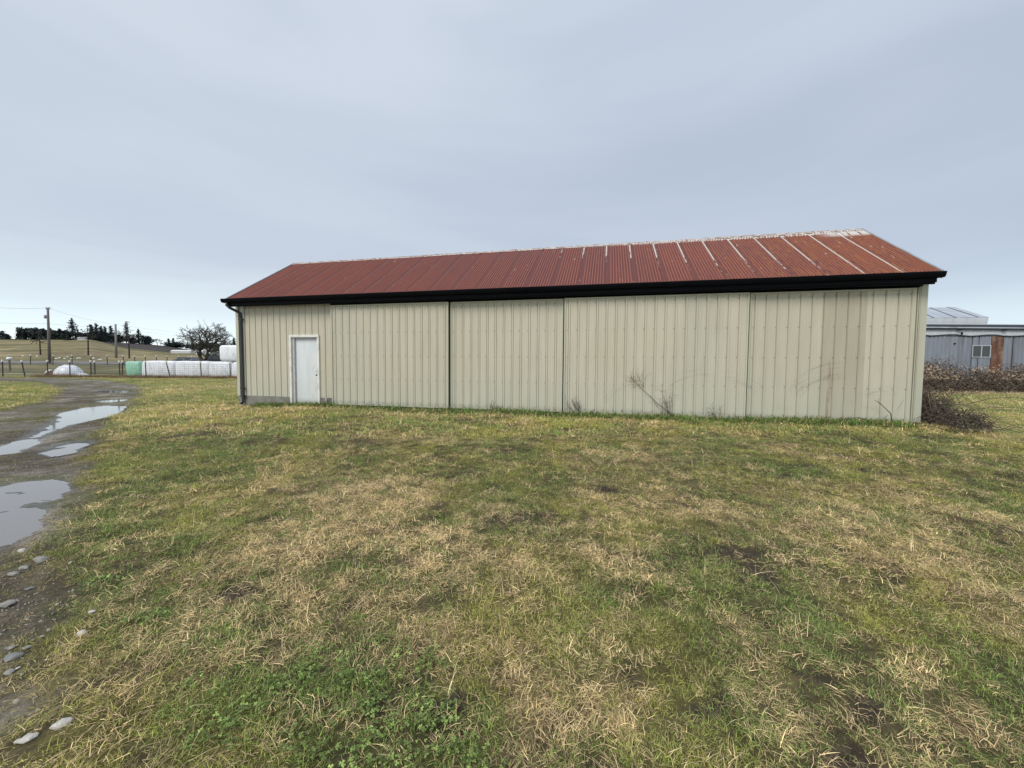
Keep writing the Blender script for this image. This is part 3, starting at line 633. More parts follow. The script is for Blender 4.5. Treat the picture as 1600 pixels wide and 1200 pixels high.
def tone_(pd=.12): return (1 if random.random() < pd else 0)+min(.97, max(.03, random.gauss(.5, .2)))
def make_green(nb, R, hmin, hmax, w, pd=.12, lay=.5):
    mb = MB()
    for _ in range(nb):
        r = R*math.sqrt(random.random()); t = random.uniform(0, 6.283); b = (r*math.cos(t), r*math.sin(t), -.004)
        rise = random.uniform(.5, 1.5) if random.random() > lay else random.uniform(.15, .7)
        blade(mb, b, random.uniform(0, 6.283), random.uniform(hmin, hmax), w*random.uniform(.6, 1.3), rise, random.uniform(.3, 1.6), tone_(pd), 3, random.uniform(-.7, .7))
    return mb.mesh('grass_tuft', MATS['blade'])
def make_straw(nb, R, l0, l1, w, up=.2, flow=None):
    mb = MB()
    for _ in range(nb):
        r = R*math.sqrt(random.random()); t = random.uniform(0, 6.283); b = (r*math.cos(t), r*math.sin(t), random.uniform(0, .018))
        if random.random() < up: rise, curl = random.uniform(.5, 1.2), random.uniform(.2, 1.6)
        else: rise, curl = random.uniform(.0, .45), random.uniform(.1, .9)
        dd = random.uniform(0, 6.283) if flow is None else random.gauss(flow, .55)
        blade(mb, b, dd, random.uniform(l0, l1), w*random.uniform(.5, 1.3), rise, curl, min(.97, max(.02, random.gauss(.5, .25))), 3, random.uniform(-.5, .5))
    return mb.mesh('straw_mat', MATS['straw'])
def make_clover(nb, R):
    mb = MB()
    for _ in range(nb):
        r = R*math.sqrt(random.random()); t = random.uniform(0, 6.283); h = random.uniform(.012, .035); c = Vector((r*math.cos(t), r*math.sin(t), h)); mb.t = min(.97, max(.05, random.gauss(.55, .2)))
        t0 = random.uniform(0, 6.28); sz = random.uniform(.006, .0105); tl = Vector((random.gauss(0, .35), random.gauss(0, .35), 1)).normalized()
        ux = tl.cross(Vector((0, 1, .1))).normalized(); uy = tl.cross(ux)
        for k in range(3):
            a = t0+k*2.094; d = ux*math.cos(a)+uy*math.sin(a); s_ = ux*-math.sin(a)+uy*math.cos(a)
            q = [c, c+d*sz*.6+s_*sz*.55+tl*.001, c+d*sz*1.25+s_*sz*.42, c+d*sz*1.15-tl*.001, c+d*sz*1.25-s_*sz*.42, c+d*sz*.6-s_*sz*.55+tl*.001]
            mb.add(q, [(0, 1, 2, 3), (0, 3, 4, 5)])
        mb.add([c+Vector((.0006, 0, 0)), c-Vector((.0006, 0, 0)), Vector((c.x, c.y, -.002))], [(0, 1, 2)])
    return mb.mesh('clover_patch', MATS['leaflet'])
cg_near = src_coll('green_near', [make_green(26, .06, .018, .058, .0026, .24, .6) for _ in range(8)])
cg_far = src_coll('green_far', [make_green(28, .13, .03, .075, .0065, .18) for _ in range(6)])
cs_near = src_coll('straw_near', [make_straw(26, .075, .02, .082, .0021, .22, None if i % 2 else random.uniform(0, 6.28)) for i in range(9)])
cs_far = src_coll('straw_far', [make_straw(26, .15, .04, .10, .0048, .3) for _ in range(6)])
cc = src_coll('clover', [make_clover(16, .06) for _ in range(6)])
cst = src_coll('stalk', [make_straw(3, .03, .06, .19, .0021, .7) for _ in range(6)])

def cand(y0, y1, dens, m=1.2):
    A = (y1-y0)*2*(1.36*y1+m); n = int(A*dens); y = rng.uniform(y0, y1, n); x = rng.uniform(-1, 1, n)*(1.36*y1+m)
    k = np.abs(x) < 1.36*y+m; return x[k], y[k]
def allowed(x, y, gap=.0):
    bX, bY = barn_xy(x, y); ins = (bX > -.02) & (bX < L+.03) & (bY > np.where(bX < 3.5, -.03, -.15)-gap) & (bY < W2+.02)
    return ~ins
def green_tint(x, y, moss, n):
    base = mixc(np.tile(C3(.20, .27, .070), (n, 1)), C3(.38, .36, .092), moss*.75)
    k = .8+.45*fbm(x, y, 1.9, 3, 110)[:, None]+rng.normal(0, .10, (n, 1)); c = base*np.clip(k, .5, 1.5)
    G = field(x, y, GRN); c = mixc(c, C3(.17, .275, .068), G*.5)
    return c
def straw_tint(x, y, n):
    t = fbm(x, y, 1.1, 4, 120); c = mixc(np.tile(C3(.50, .385, .205), (n, 1)), C3(.62, .47, .25), ss(t, .4, .65)); t2 = fbm(x, y, 1.7, 4, 125)
    c = mixc(c, C3(.33, .25, .15), ss(t2, .55, .72)*.6); c = mixc(c, C3(.70, .535, .29), np.clip(field(x, y, DRY[:9]), 0, 1)*.55*(y > 2.6)); return c*np.clip(rng.normal(1, .2, (n, 1)), .5, 1.6)
GP, SP, CP, TP = [], [], [], []
for (y0, y1, dg, dsn, far) in ((.7, 2.4, 1050, 480, 0), (2.4, 4.5, 720, 350, 0), (4.5, 7.5, 430, 220, 0), (7.5, 13.5, 170, 85, 1), (13.5, 22, 52, 30, 1), (22, 38, 22, 12, 1)):
    for kind_, den in (('g', dg), ('s', dsn)):
        x, y = cand(y0, y1, den); dry, M, moss = covers(x, y); dm = drive_mask(x, y); pd = pud_depth(x, y); u = rng.random(len(x)); clump = ss(fbm(x, y, 4.5, 3, 130), .3, .6)
        keep = allowed(x, y, .01) & (pd < .05)
        if kind_ == 'g': pr = (1-.55*dry)*(1-.92*M)*(1-dm)*(.45+.55*clump)+dm*(.40*ss(fbm(x, y, .9, 4, 88, .6), .47, .6)+.22*(y < 6)*ss(fbm(x, y, 2.4, 3, 171), .45, .6))
        else: pr = (.12+.85*dry)*(1-.75*M)*(1-dm)+dm*.22*(y < 6)*ss(fbm(x, y, 2.2, 3, 170), .42, .6)+dm*.02
        keep &= u < pr; x, y, dry, moss, dm = x[keep], y[keep], dry[keep], moss[keep], dm[keep]; n = len(x); z = zfun(x, y)
        tint = green_tint(x, y, moss, n) if kind_ == 'g' else straw_tint(x, y, n)
        tint = mixc(tint, C3(.13, .11, .05), dm*.7)
        s = rng.uniform(.7, 1.25, n)*(.8+.5*fbm(x, y, .8, 3, 133)); s = s*(1-.45*dm)*(.78 if y1 < 3 else .9 if y1 < 5 else 1. if y1 < 7 else (1.05 if y1 < 14 else 1.35))
        rot = np.stack([rng.normal(0, .10, n), rng.normal(0, .10, n), rng.uniform(0, 6.283, n)], 1)
        (GP if kind_ == 'g' else SP).append((np.stack([x, y, z], 1), rot, s, tint, np.full(n, far)))
def join(Ls): return [np.concatenate([l[i] for l in Ls]) for i in range(5)]
def emit(Ls, nm, cn, cf, lab, cat, kn, kf):
    P, R, Sx, T, Fx = join(Ls)
    for far, coll, k, nm2 in ((0, cn, kn, nm), (1, cf, kf, nm)):
        q = Fx == far; n = q.sum()
        if n: scatter(nm2, P[q], R[q], Sx[q], T[q], rng.integers(0, k, n), coll, label=lab[far], cat=cat)
emit(GP, 'green_grass', cg_near, cg_far, ('short green grass growing in the near field', 'green grass growing in the field towards the barn'), 'grass', 8, 6)
emit(SP, 'dry_grass', cs_near, cs_far, ('matted dry straw-coloured grass lying in the near field', 'dry straw-coloured grass in the field towards the barn'), 'dry grass', 9, 6)
x, y = cand(.8, 4.2, 520); c_ = field(x, y, CLV); u = rng.random(len(x)); k = (u < c_*.55*ss(fbm(x, y, 3, 3, 140), .3, .55)) & (drive_mask(x, y) < .3); x, y = x[k], y[k]; n = len(x)
ct = np.tile(C3(.145, .20, .055), (n, 1))*rng.uniform(.7, 1.35, (n, 1))
scatter('clover', np.stack([x, y, zfun(x, y)+.006], 1), np.stack([rng.normal(0, .1, n), rng.normal(0, .1, n), rng.uniform(0, 6.28, n)], 1), rng.uniform(.6, 1.05, n), ct, rng.integers(0, 6, n), cc, label='low green clover leaves spreading in the near grass', cat='clover')
x, y = cand(.8, 12, 16); dry, M, moss = covers(x, y); k = (rng.random(len(x)) < .25+.6*dry) & allowed(x, y, .05) & (drive_mask(x, y) < .2); x, y = x[k], y[k]; n = len(x)
scatter('grass_stalk', np.stack([x, y, zfun(x, y)], 1), np.stack([rng.normal(0, .1, n), rng.normal(0, .1, n), rng.uniform(0, 6.28, n)], 1), rng.uniform(.6, 1.2, n), np.tile(C3(.55, .45, .28), (n, 1))*rng.uniform(.7, 1.2, (n, 1)), rng.integers(0, 6, n), cst, label='pale dead grass stalks standing above the field grass', cat='grass stalks')
# taller green fringe along the barn wall
bx_, bn = [], 0
n = 4200; X_ = np.concatenate([rng.uniform(8.6, 17.6, 3200), rng.uniform(.9, 3.5, 700), rng.uniform(3.5, 8.6, 300)]); Yb = -np.abs(rng.normal(0, .11, n))-np.where(X_ < 3.5, .10, .19)
keep = rng.random(n) < .3+.9*ss(fbm(X_, Yb*0, 1.3, 3, 150), .35, .6); X_, Yb = X_[keep], Yb[keep]; n = len(X_)
x = BO.x+X_*_bx[0]+Yb*_by[0]; y = BO.y+X_*_bx[1]+Yb*_by[1]
scatter('green_grass', np.stack([x, y, zfun(x, y)], 1), np.stack([rng.normal(0, .15, n), rng.normal(0, .15, n), rng.uniform(0, 6.28, n)], 1), rng.uniform(1.2, 2.7, n), np.tile(C3(.10, .17, .04), (n, 1))*rng.uniform(.6, 1.3, (n, 1)), rng.integers(0, 6, n), cg_far, label='taller green grass fringe along the foot of the barn wall', cat='grass')

# gravel
def pebble(sub=1):
    mb = MB(); import bmesh
    bm = bmesh.new(); bmesh.ops.create_icosphere(bm, subdivisions=1, radius=.5)
    for v in bm.verts: v.co *= random.uniform(.75, 1.15); v.co.z *= .55
    mb.t = random.uniform(.25, .75); mb.add([v.co[:] for v in bm.verts], [tuple(v.index for v in f.verts) for f in bm.faces]); bm.free(); return mb.mesh('pebble', MATS['pebble'])
cpb = src_coll('pebbles', [pebble() for _ in range(8)])
ax_, ay_ = [], []
for y0, y1, d in ((.9, 4, 1700), (4, 8, 700), (8, 14, 200), (14, 26, 60)):
    x, y = cand(y0, y1, d); k = (x < -.6*1+0) & (rng.random(len(x)) < drive_mask(x, y)*(.15+.85*ss(fbm(x, y, 1.4, 5, 80, .65), .42, .6))+.006*(x < -1.1*1)*(x < -.75*y)) & (pud_depth(x, y) < .25); ax_.append(x[k]); ay_.append(y[k])
x, y = np.concatenate(ax_), np.concatenate(ay_); n = len(x); pt = C3(.21, .19, .16)*np.clip(rng.normal(1, .3, (n, 1)), .35, 2)
scatter('gravel', np.stack([x, y, zfun(x, y)+.002], 1), rng.uniform(0, 6.28, (n, 3))*np.array([.1, .1, 1]), np.clip(rng.lognormal(-4.8, .5, n), .004, .035), pt, rng.integers(0, 8, n), cpb, label='loose grey gravel stones on the driveway', cat='gravel')

# pale stones along the driveway edge: one object each
STN = [(35, 861, 13, 'flat pale stone on the verge just below the near puddle'), (64, 877, 22, 'long flat whitish stone on the verge below the near puddle'), (38, 888, 14, 'small flat whitish stone left of the long whitish one'), (22, 896, 14, 'half-buried grey flat stone near the left edge'), (46, 918, 10, 'small rounded grey stone alone on dark ground'), (10, 940, 24, 'grey flat stone cut by the left edge of the view'),
       (144, 960, 10, 'small white pebble in the grass, farther of two'), (128, 990, 15, 'rounded white stone in the grass, nearer of two'), (17, 1010, 11, 'small grey stone at the top of the left-edge cluster'), (42, 1011, 12, 'rounded grey stone right in the left-edge cluster'), (20, 1026, 22, 'long blue-grey stone in the left-edge cluster'), (14, 1050, 14, 'brownish grey stone at the bottom of the left-edge cluster'),
       (98, 1146, 23, 'grey flat stone lying right of the bottom-left white one'), (46, 1168, 22, 'white flat stone lying at the bottom left'), (30, 1172, 13, 'small dark grey stone touching the bottom-left white one'), (28, 1044, 6, 'tiny white pebble below the left-edge cluster')]
import bmesh
for i, (u, v, wpx, lab) in enumerate(STN):
    c = atZ(u, v, .01); r = wpx*c.y/FOC/2*1.05*1.0; bm = bmesh.new(); bmesh.ops.create_icosphere(bm, subdivisions=2, radius=1)
    sx, sy, sz = r, r*random.uniform(.6, .9), r*random.uniform(.34, .5); sd0 = random.random()*50
    for q in bm.verts:
        k = 1+.36*(float(vn(np.array([q.co.x*1.9+sd0]), np.array([q.co.y*1.9+q.co.z*.6]))[0])-.5)*2; q.co = Vector((q.co.x*sx*k, q.co.y*sy*k, q.co.z*sz*(k*.6+.4)))
    me = bpy.data.meshes.new('stone'); bm.to_mesh(me); bm.free(); me.materials.append(MATS['stone_pale' if ('white' in lab or 'pale' in lab) else ('stone_grey' if 'blue' in lab or 'dark' in lab else 'stone_mid')])
    z = float(zfun(np.array([c.x]), np.array([c.y]))[0]); o = put('stone', me, None, (c.x, c.y, z+sz*.15+.006), (random.uniform(-.1, .1), random.uniform(-.1, .1), random.uniform(-.6, .6)))
    tag(o, lab, 'stone', 'stones scattered along the driveway edge')

# ------------------------------------------------------------------ weeds at the wall
def stems(name, specs, label, cat, mt='twig', loc=None):
    mb = MB(); mb.t = 1.
    for pts, r in specs: mb.tube(pts, [r*(1-.7*i/(len(pts)-1)) for i in range(len(pts))], 4)
    return tag(mb.build(name, MATS[mt], None), label, cat)
def Bp(X_, Y_, Z_): return BM @ Vector((X_, Y_, Z_))
def weed(X_, Y_, h, lean, n=8, spread=.35):
    sp = []
    for i in range(n):
        a = random.uniform(-1, 1)*spread+lean; l = h*random.uniform(.5, 1.); z0 = .24
        p0 = (X_+random.uniform(-.1, .1), Y_, z0); pts = [Bp(p0[0]+math.sin(a)*l*t*(1+.2*t), Y_-.05*t, z0+l*t*math.cos(a)) for t in (0, .33, .66, 1)]; sp.append((pts, .005))
        for _ in range(4):
            t = random.uniform(.5, 1); q = Vector(pts[-1])*t+Vector(pts[0])*(1-t); b = a+random.uniform(-1.1, 1.1); l2 = random.uniform(.06, .2)
            sp.append(([q, q+Vector((math.sin(b)*l2*.5, 0, math.cos(b)*l2*.5)), q+Vector((math.sin(b+.2)*l2, -.02, math.cos(b+.2)*l2))], .003))
    return sp
tall = [([Bp(13.05, -.2, .27), Bp(12.6, -.2, .62), Bp(12.15, -.2, 1.05), Bp(11.95, -.2, 1.3)], .009)]
for i in range(26):
    q = Vector(Bp(12.3-.35*random.random(), -.2, .95+.3*random.random())); b = random.uniform(-1.8, 1.2); l2 = random.uniform(.1, .3); tall.append(([q, q+Vector((math.sin(b)*l2*.5, 0, math.cos(b)*l2*.5)), q+Vector((math.sin(b+.3)*l2, 0, math.cos(b+.3)*l2))], .0035))
stems('dead_weed', tall, 'tall leaning dead weed stem with fine twigs against the widest sliding door', 'weed')
stems('dead_weed', weed(12.85, -.22, .75, -.25, 9), 'upright brown weed stems just left of the tall leaning stem', 'weed')
stems('dead_weed', weed(10.75, -.22, .5, -.2, 12, .7), 'thin dead weeds at the left foot of the widest door', 'weed')
stems('dead_weed', weed(14.0, -.22, .42, -.4, 7, .6), 'thin dead weeds at the right foot of the widest door', 'weed')
stems('dead_weed', weed(8.5, -.22, .25, .2, 9, .9), 'low dead weeds at the foot of the second sliding door', 'weed')
stems('dead_weed', weed(3.3, -.12, .3, .2, 6, .5), 'thin dead weeds between entry door and first sliding door', 'weed')
stems('fallen_branch', [([Bp(17.33, -.25, .3), Bp(17.28, -.25, .55), Bp(17.12, -.25, .72), Bp(16.98, -.25, .83)], .012), ([Bp(17.12, -.25, .72), Bp(17.05, -.25, .80), Bp(17.06, -.25, .88)], .006), ([Bp(17.33, -.25, .3), Bp(17.0, -.27, .36), Bp(16.7, -.27, .44), Bp(16.45, -.28, .42), Bp(16.3, -.28, .36)], .011)], 'forked dry branch leaning on the right sliding door', 'branch')

def thicket(name, ellipsoids, nleaf, ncane, lsize, lm, label, cat, pale=.10, cane_r=.006, cl=1.2, palefn=None):
    """arching canes and leaves filling low mounds; ellipsoids are (x, y, z0, rx, ry, h)"""
    root = empty(name, (ellipsoids[0][0], ellipsoids[0][1], ellipsoids[0][2]), label=label, cat=cat); O_ = Vector(ellipsoids[0][:3])
    vol = np.array([e[3]*e[4]*e[5] for e in ellipsoids]); vol = vol/vol.sum(); cm = MB(); lmB = MB()
    for _ in range(ncane):
        e = ellipsoids[rng.choice(len(ellipsoids), p=vol)]; a = random.uniform(0, 6.28); r = random.uniform(0, .9)
        p = Vector((e[0]+e[3]*r*math.cos(a), e[1]+e[4]*r*math.sin(a), e[2])); d = random.uniform(0, 6.28); l = cl*random.uniform(.5, 1.2); top = e[5]*math.sqrt(max(.05, 1-r*r))*random.uniform(.6, 1.15)
        pts = [p+Vector((math.cos(d)*l*t, math.sin(d)*l*t, top*math.sin(min(1, t*1.1)*2.6))) for t in (0, .2, .4, .6, .8, 1)]
        cm.t = random.uniform(.5, 1.7); cm.tube([q-O_ for q in pts], [cane_r*(1-.12*i) for i in range(6)], 3)
    for _ in range(nleaf):
        e = ellipsoids[rng.choice(len(ellipsoids), p=vol)]; q = Vector(rng.normal(0, 1, 3)).normalized(); q.z = abs(q.z); r = random.random()**.25*(.8+.3*random.random())
        p = Vector((e[0]+q.x*e[3]*r, e[1]+q.y*e[4]*r, e[2]+q.z*e[5]*r)); p.z += .12*e[5]*(float(vn(np.array([p.x*2.2]), np.array([p.y*2.2]))[0])-.5)
        nrm = (q*.6+Vector(rng.normal(0, .6, 3))).normalized(); ux = nrm.cross(Vector((0, 0, 1))+Vector(rng.normal(0, .3, 3))).normalized(); uy = nrm.cross(ux); s = lsize*random.uniform(.5, 1.3)
        pf = palefn(p) if palefn else pale
        lmB.t = random.uniform(.86, 1.) if random.random() < pf else max(.001, min(.7, random.gauss(.32, .2)))
        lmB.add([v_-O_ for v_ in (p-ux*s*.5, p-uy*s*.3+nrm*s*.1, p+ux*s*.6, p+uy*s*.32+nrm*s*.08)], [(0, 1, 2), (0, 2, 3)])
    tag(cm.build('canes', MATS['cane'], root), kind='stuff'); tag(lmB.build('leaves', MATS[lm], root), kind='stuff'); return root
# brown heap at the barn's right corner
c = Bp(18.32, .5, 0)
thicket('bramble_heap', [(c.x, c.y, .18, .42, .7, .85), (c.x+.1, c.y-.7, .16, .5, .5, .50), (c.x-.3, c.y-1.15, .2, .42, .3, .20), (c.x+.5, c.y-.9, .1, .38, .4, .16), (c.x-.02, c.y+.3, .2, .26, .6, 1.0)], 17000, 420, .036, 'dead_leaf', 'heap of brown dead bramble leaves against the barn right corner', 'bush', pale=.025, cane_r=.0045, cl=.9)
stems('bramble_cane', [([(10.9+t*1.6+.9, 10.2-t*1.1, .25+.75*math.sin(min(1, t+.25)*2.5)*.75) for t in (0, .2, .4, .6, .8, 1)], .009), ([(11.5+t*1.5, 10.1-t*1.4, .2+.55*math.sin(min(1, t+.2)*2.6)*.7) for t in (0, .25, .5, .75, 1)], .007)], 'arching bramble canes reaching right from the brown heap', 'bramble', 'cane')
# bramble bank before the grey shed
els = []
for i in range(15):
    xx = 18.5+i*1.55; els.append((xx, 24.2+random.uniform(-.3, .3), -.05, 1.35, 1.3+random.uniform(0, .4), (1.95 if i < 6 else 1.75)*random.uniform(.85, 1.12)))
    els.append((xx+.6, 23.2+random.uniform(-.2, .2), -.05, 1.1, .8, random.uniform(.8, 1.2)))
def pale_bank(p): return .8*float(ss(fbm(np.array([p.x]), np.array([p.z*3+p.y]), .7, 3, 160), .42, .54)[0])*(p.z > .8)+.04
thicket('bramble_bank', els, 42000, 1300, .10, 'bramble_leaf', 'long brown bramble bank with pale dead leaves before the grey shed', 'bush', cane_r=.012, cl=1.6, palefn=pale_bank)
# rough dry verge grass along fence, bank and wheel of the field
def verge(x, y, h, wd, n, tint, label, cat='grass', coll=cs_far, k=6):
    xs = rng.uniform(x[0], x[1], n); t_ = (xs-x[0])/(x[1]-x[0]); ys = y[0]+(y[1]-y[0])*t_+rng.normal(0, wd, n)
    scatter('dry_grass', np.stack([xs, ys, zfun(xs, ys, False)], 1), np.stack([rng.normal(0, .35, n), rng.normal(0, .35, n), rng.uniform(0, 6.28, n)], 1), rng.uniform(.6, 1.4, n)*h, tint*rng.uniform(.5, 1.4, (n, 1)), rng.integers(0, k, n), coll, label=label, cat=cat)
verge((-44, -24.5), (36.3, 36.3), 2.2, .35, 2600, C3(.20, .14, .085), 'brown dead weeds along the foot of the wire fence', coll=cs_far)
verge((15, 40), (22.2, 22.0), 1.8, .35, 1800, C3(.40, .32, .2), 'dry pale grass along the front of the bramble bank')

# ------------------------------------------------------------------ farm shed at right
shed = empty('farm_shed', atY(1600, 600, 28.)*1, label='grey corrugated farm shed with raised white gable roof behind the brambles', cat='shed'); shed.location = (34, 28, 0)
def sh(nm, mb, mt, par=None): return mb.build(nm, MATS[mt], par or shed, loc=None)
mat('shed_grey', (.25, .275, .32), .6, .10, 1.2, .1, dirt=(.11, .10, .10, .55), sc3=(2.2, 1, .25)); mat('shed_white', (.55, .58, .60), .55, .06, 1.5, dirt=(.34, .36, .38, .3), sc3=(2, 1, .3)); mat('shed_rust', (.16, .075, .045), .85, .35, 2.2, dirt=(.36, .30, .25, .8)); mat('shed_roof', (.52, .56, .61), .4, .06, .8, .3, dirt=(.24, .26, .29, .7), sc3=(2.5, .3, .3))
mat('seam_dark', (.05, .055, .065), .7, .2, 3)
def lx(u): return atY(u, 540, 28).x-34
zt = lambda v, Yd=28.: atY(1520, v, Yd).z
x0s, x1s = lx(1290), 22.; zg = zt(525)                     # top of grey wall
wx0, wx1 = lx(1518.5), lx(1547.5); rx0, rx1 = lx(1548.5), lx(1567)
wz0, wz1 = zt(558.5), zt(539.5)
sheets = []
def corr(mb, a, b, z0, z1, pitch=.30, h=.035, y=0.):
    xs = []; x = a
    while x < b-1e-6: xs += [(x, 0), (min(b, x+pitch*.62), 0), (min(b, x+pitch*.74), h), (min(b, x+pitch*.9), h)]; x += pitch
    xs.append((b, 0)); n = len(xs); mb.add([(x, y-q, z0) for x, q in xs]+[(x, y-q, z1) for x, q in xs], [(i, i+1, n+i+1, n+i) for i in range(n-1)])
cw = MB(); cw.box(x0s, x1s, .05, .25, -.1, zt(507)); gw = sh('shed_wall', cw, 'seam_dark')
x = x0s
while x < x1s-.01:
    b = min(x1s, x+1.2); segs = [(x, b, 0, zg)]
    if b > wx0 and x < wx1:
        segs = []
        if x < wx0: segs.append((x, wx0, 0, zg))
        segs += [(max(x, wx0), min(b, wx1), 0, wz0), (max(x, wx0), min(b, wx1), wz1, zg)]
        if b > wx1: segs.append((wx1, min(b, rx0), 0, zg))
        if b > rx1: segs.append((rx1, b, 0, zg))
    elif b > rx0 and x < rx1:
        segs = []
        if x < rx0: segs.append((x, rx0, 0, zg))
        if b > rx1: segs.append((rx1, b, 0, zg))
    for a_, b_, z0_, z1_ in segs:
        if b_-a_ > .02:
            m = MB(); corr(m, a_, b_, z0_, z1_-random.uniform(0, .05)); m.build('wall_sheet', MATS['shed_grey'], gw)
    x += 1.2
m = MB(); corr(m, rx0, rx1, 0, zg, .22, .03, -.02); m.build('rusty_sheet', MATS['shed_rust'], gw)
m = MB(); n = 60; prev = None
pts = [(x0s+(x1s-x0s)*i/n, -.05, zg+.02+.045*math.sin(i*1.3)+.03*random.random()) for i in range(n+1)]; m.tube(pts, .045, 5); m.build('sagging_edge_trim', MATS['seam_dark'], gw)
m = MB(); corr(m, x0s, x1s, zg, zt(514.5), .20, .02, .03); m.build('upper_wall_band', MATS['shed_white'], shed)
m = MB(); m.box(x0s, x1s, -.10, -.04, zt(515.5), zt(513.2)); m.build('eave_trim', MATS['seam_dark'], shed)
m = MB(); zl0, zl1 = zt(513), zt(507.5)
m.add([(x0s, -.15, zl0), (x1s, -.15, zl0), (x1s, -.15, zl0+.06), (x0s, -.15, zl0+.06), (x0s, 4.2, zt(505.5, 32)+.0), (x1s, 4.2, zt(505.5, 32))], [(0, 1, 2, 3), (3, 2, 5, 4)]); m.build('low_roof', MATS['shed_roof'], shed)
for u_ in (1495, 1565):
    m = MB(); m.box(lx(u_)-.14, lx(u_)+.16, -.14, -.05, zt(516.5), zt(514.2)-.02); m.build('vent', MATS['dark_void'], shed)
m = MB(); m.tube([(lx(1501.5), -.02, zt(523)), (lx(1501.5), -.02, zt(519))], .05, 6); m.build('wall_lamp', MATS['dark_void'], shed)
m = MB(); m.box(lx(1489), lx(1492), -.06, -.036, zt(538), zt(536)); m.build('bracket', MATS['dark_void'], shed)
wf = MB(); t = .055
t = .045
for a_, b_, c_, d_ in ((wx0, wx1, wz1-t, wz1), (wx0, wx1, wz0, wz0+t), (wx0, wx0+t, wz0+t, wz1-t), (wx1-t, wx1, wz0+t, wz1-t), ((wx0+wx1)/2-t*.5, (wx0+wx1)/2+t*.5, wz0+t, wz1-t)): wf.box(a_, b_, -.06, .02, c_, d_)
wfo = wf.build('window', MATS['shed_white'], shed)
for a_, b_ in ((wx0+t, (wx0+wx1)/2-t*.5), ((wx0+wx1)/2+t*.5, wx1-t)):
    m = MB(); m.box(a_, b_, -.02, -.01, wz0+t, wz1-t); m.build('pane', MATS['glass_dark'], wfo)
# raised gable behind (runs away to the left-rear): ridge, roof sheets, white fascia
Yr = 33.; e0 = atY(1545, 496, Yr); e1 = atY(1300, 499.5, Yr); rp = atY(1492.5, 480.3, Yr+7); rq = atY(1300, 484, Yr+7)
T = Vector((34, 28, 0)); m = MB()
b0, b1 = e0-T, e1-T; c0, c1 = rp-T, rq-T
m.add([b0, b1, b1-Vector((0, 0, .62)), b0-Vector((0.12, 0, .62)), b0+Vector((-.05, 13, -.0)), b0+Vector((-.12, 13, -.62)), (c0+Vector((0, -.0, 0)))], [(0, 1, 2, 3), (0, 3, 5, 4), (0, 4, 6)])
m.build('raised_wall', MATS['shed_white'], shed)
nrp = 14
rr_ = MB(); up_ = Vector((0, 0, .03))
rr_.add([b0, b1, c1, c0], [(0, 1, 2, 3)]); rro = rr_.build('raised_roof', MATS['shed_roof'], shed)
for i in range(nrp):
    f0, f1 = i/nrp, (i+1)/nrp-.002; q = [b0.lerp(b1, f0)+up_, b0.lerp(b1, f1)+up_, c0.lerp(c1, f1)+up_, c0.lerp(c1, f0)+up_]; m = MB(); m.add(q+[v_-up_*.6 for v_ in q], [(0, 1, 2, 3), (0, 4, 5, 1), (0, 3, 7, 4), (1, 5, 6, 2)]); m.build('roof_sheet', MATS['shed_roof'], rro)
    if i % 2 == 0:
        q = [b0.lerp(b1, f1-.16/nrp), b0.lerp(b1, f1), c0.lerp(c1, f1), c0.lerp(c1, f1-.16/nrp)]; q = [v_+up_*2.2 for v_ in q]; m = MB(); m.add(q, [(0, 1, 2, 3)]); m.add([v_-up_ for v_ in q], [(3, 2, 1, 0)]); m.build('skylight_strip', MATS['roof_grey'], rro)
m = MB(); m.add([c0, c1, c1+Vector((0, 7, -2.2)), b0+Vector((0, 13, 0))], [(0, 1, 2, 3)]); m.build('rear_roof', MATS['shed_roof'], shed)

# ------------------------------------------------------------------ wire fence and things along it
def zg_(x, y): return float(zfun(np.array([float(x)]), np.array([float(y)]), False)[0])
fence = empty('wire_fence', (atY(4, 590, 36.5).x, 36.5, 0), label='woven wire fence on dark steel posts with white caps', cat='fence'); FO = fence.location.copy()
pm = MB(); pm.box(-.028, .028, -.018, .018, 0, 1.40); pm.box(-.006, .006, .018, .045, 0, 1.40); pmesh = pm.mesh('post', MATS['steel_post'])
cm_ = MB(); cm_.box(-.04, .04, -.035, .055, 1.38, 1.58); cmesh = cm_.mesh('post_cap', MATS['post_cap'])
def post(u, Yd, par, O_, tilt=0., s=1.):
    x = atY(u, 588, Yd).x; o = put('post', pmesh, par, (x-O_.x, Yd-O_.y, zg_(x, Yd)-O_.z), (0, tilt, 0)); o.scale = (s, s, 1)
    c = put('post_cap', cmesh, o); return x
tilts = {39: -.16, 266: -.22}
xs_ = []
for u in (4.5, 39, 75, 109.5, 148.7, 187.5, 228.5, 266, 314.5, 360, 400): xs_.append(post(u, 36.5, fence, FO, tilts.get(u, random.uniform(-.03, .03)), 1.25))
wm = MB(); xa, xb = xs_[0]-8, xs_[-1]+2
for z in (.08, .2, .34, .5, .68, .88, 1.08, 1.28, 1.42): 
    x = xa
    while x < xb: wm.tube([(x-FO.x, 0, z+.015*math.sin(x*2)), (x+1-FO.x, 0, z+.015*math.sin(x*2+2))], .006 if z < 1.2 else .009, 3, False); x += 1
x = xa
while x < xb: wm.tube([(x-FO.x, 0, .06), (x-FO.x+.02, 0, 1.28)], .005, 3, False); x += .2
tag(wm.build('woven_wire', MATS['wire'], fence), kind='stuff')
f2 = empty('steel_post_row', (atY(143, 588, 39).x, 39, 0), label='second short row of dark posts with rails behind the wire fence', cat='fence'); F2 = f2.location.copy()
q0 = post(142.5, 39, f2, F2, 0, 1.4); q1 = post(191.5, 39, f2, F2, .03, 1.4); q2 = post(279, 39, f2, F2, .1, 1.4); 
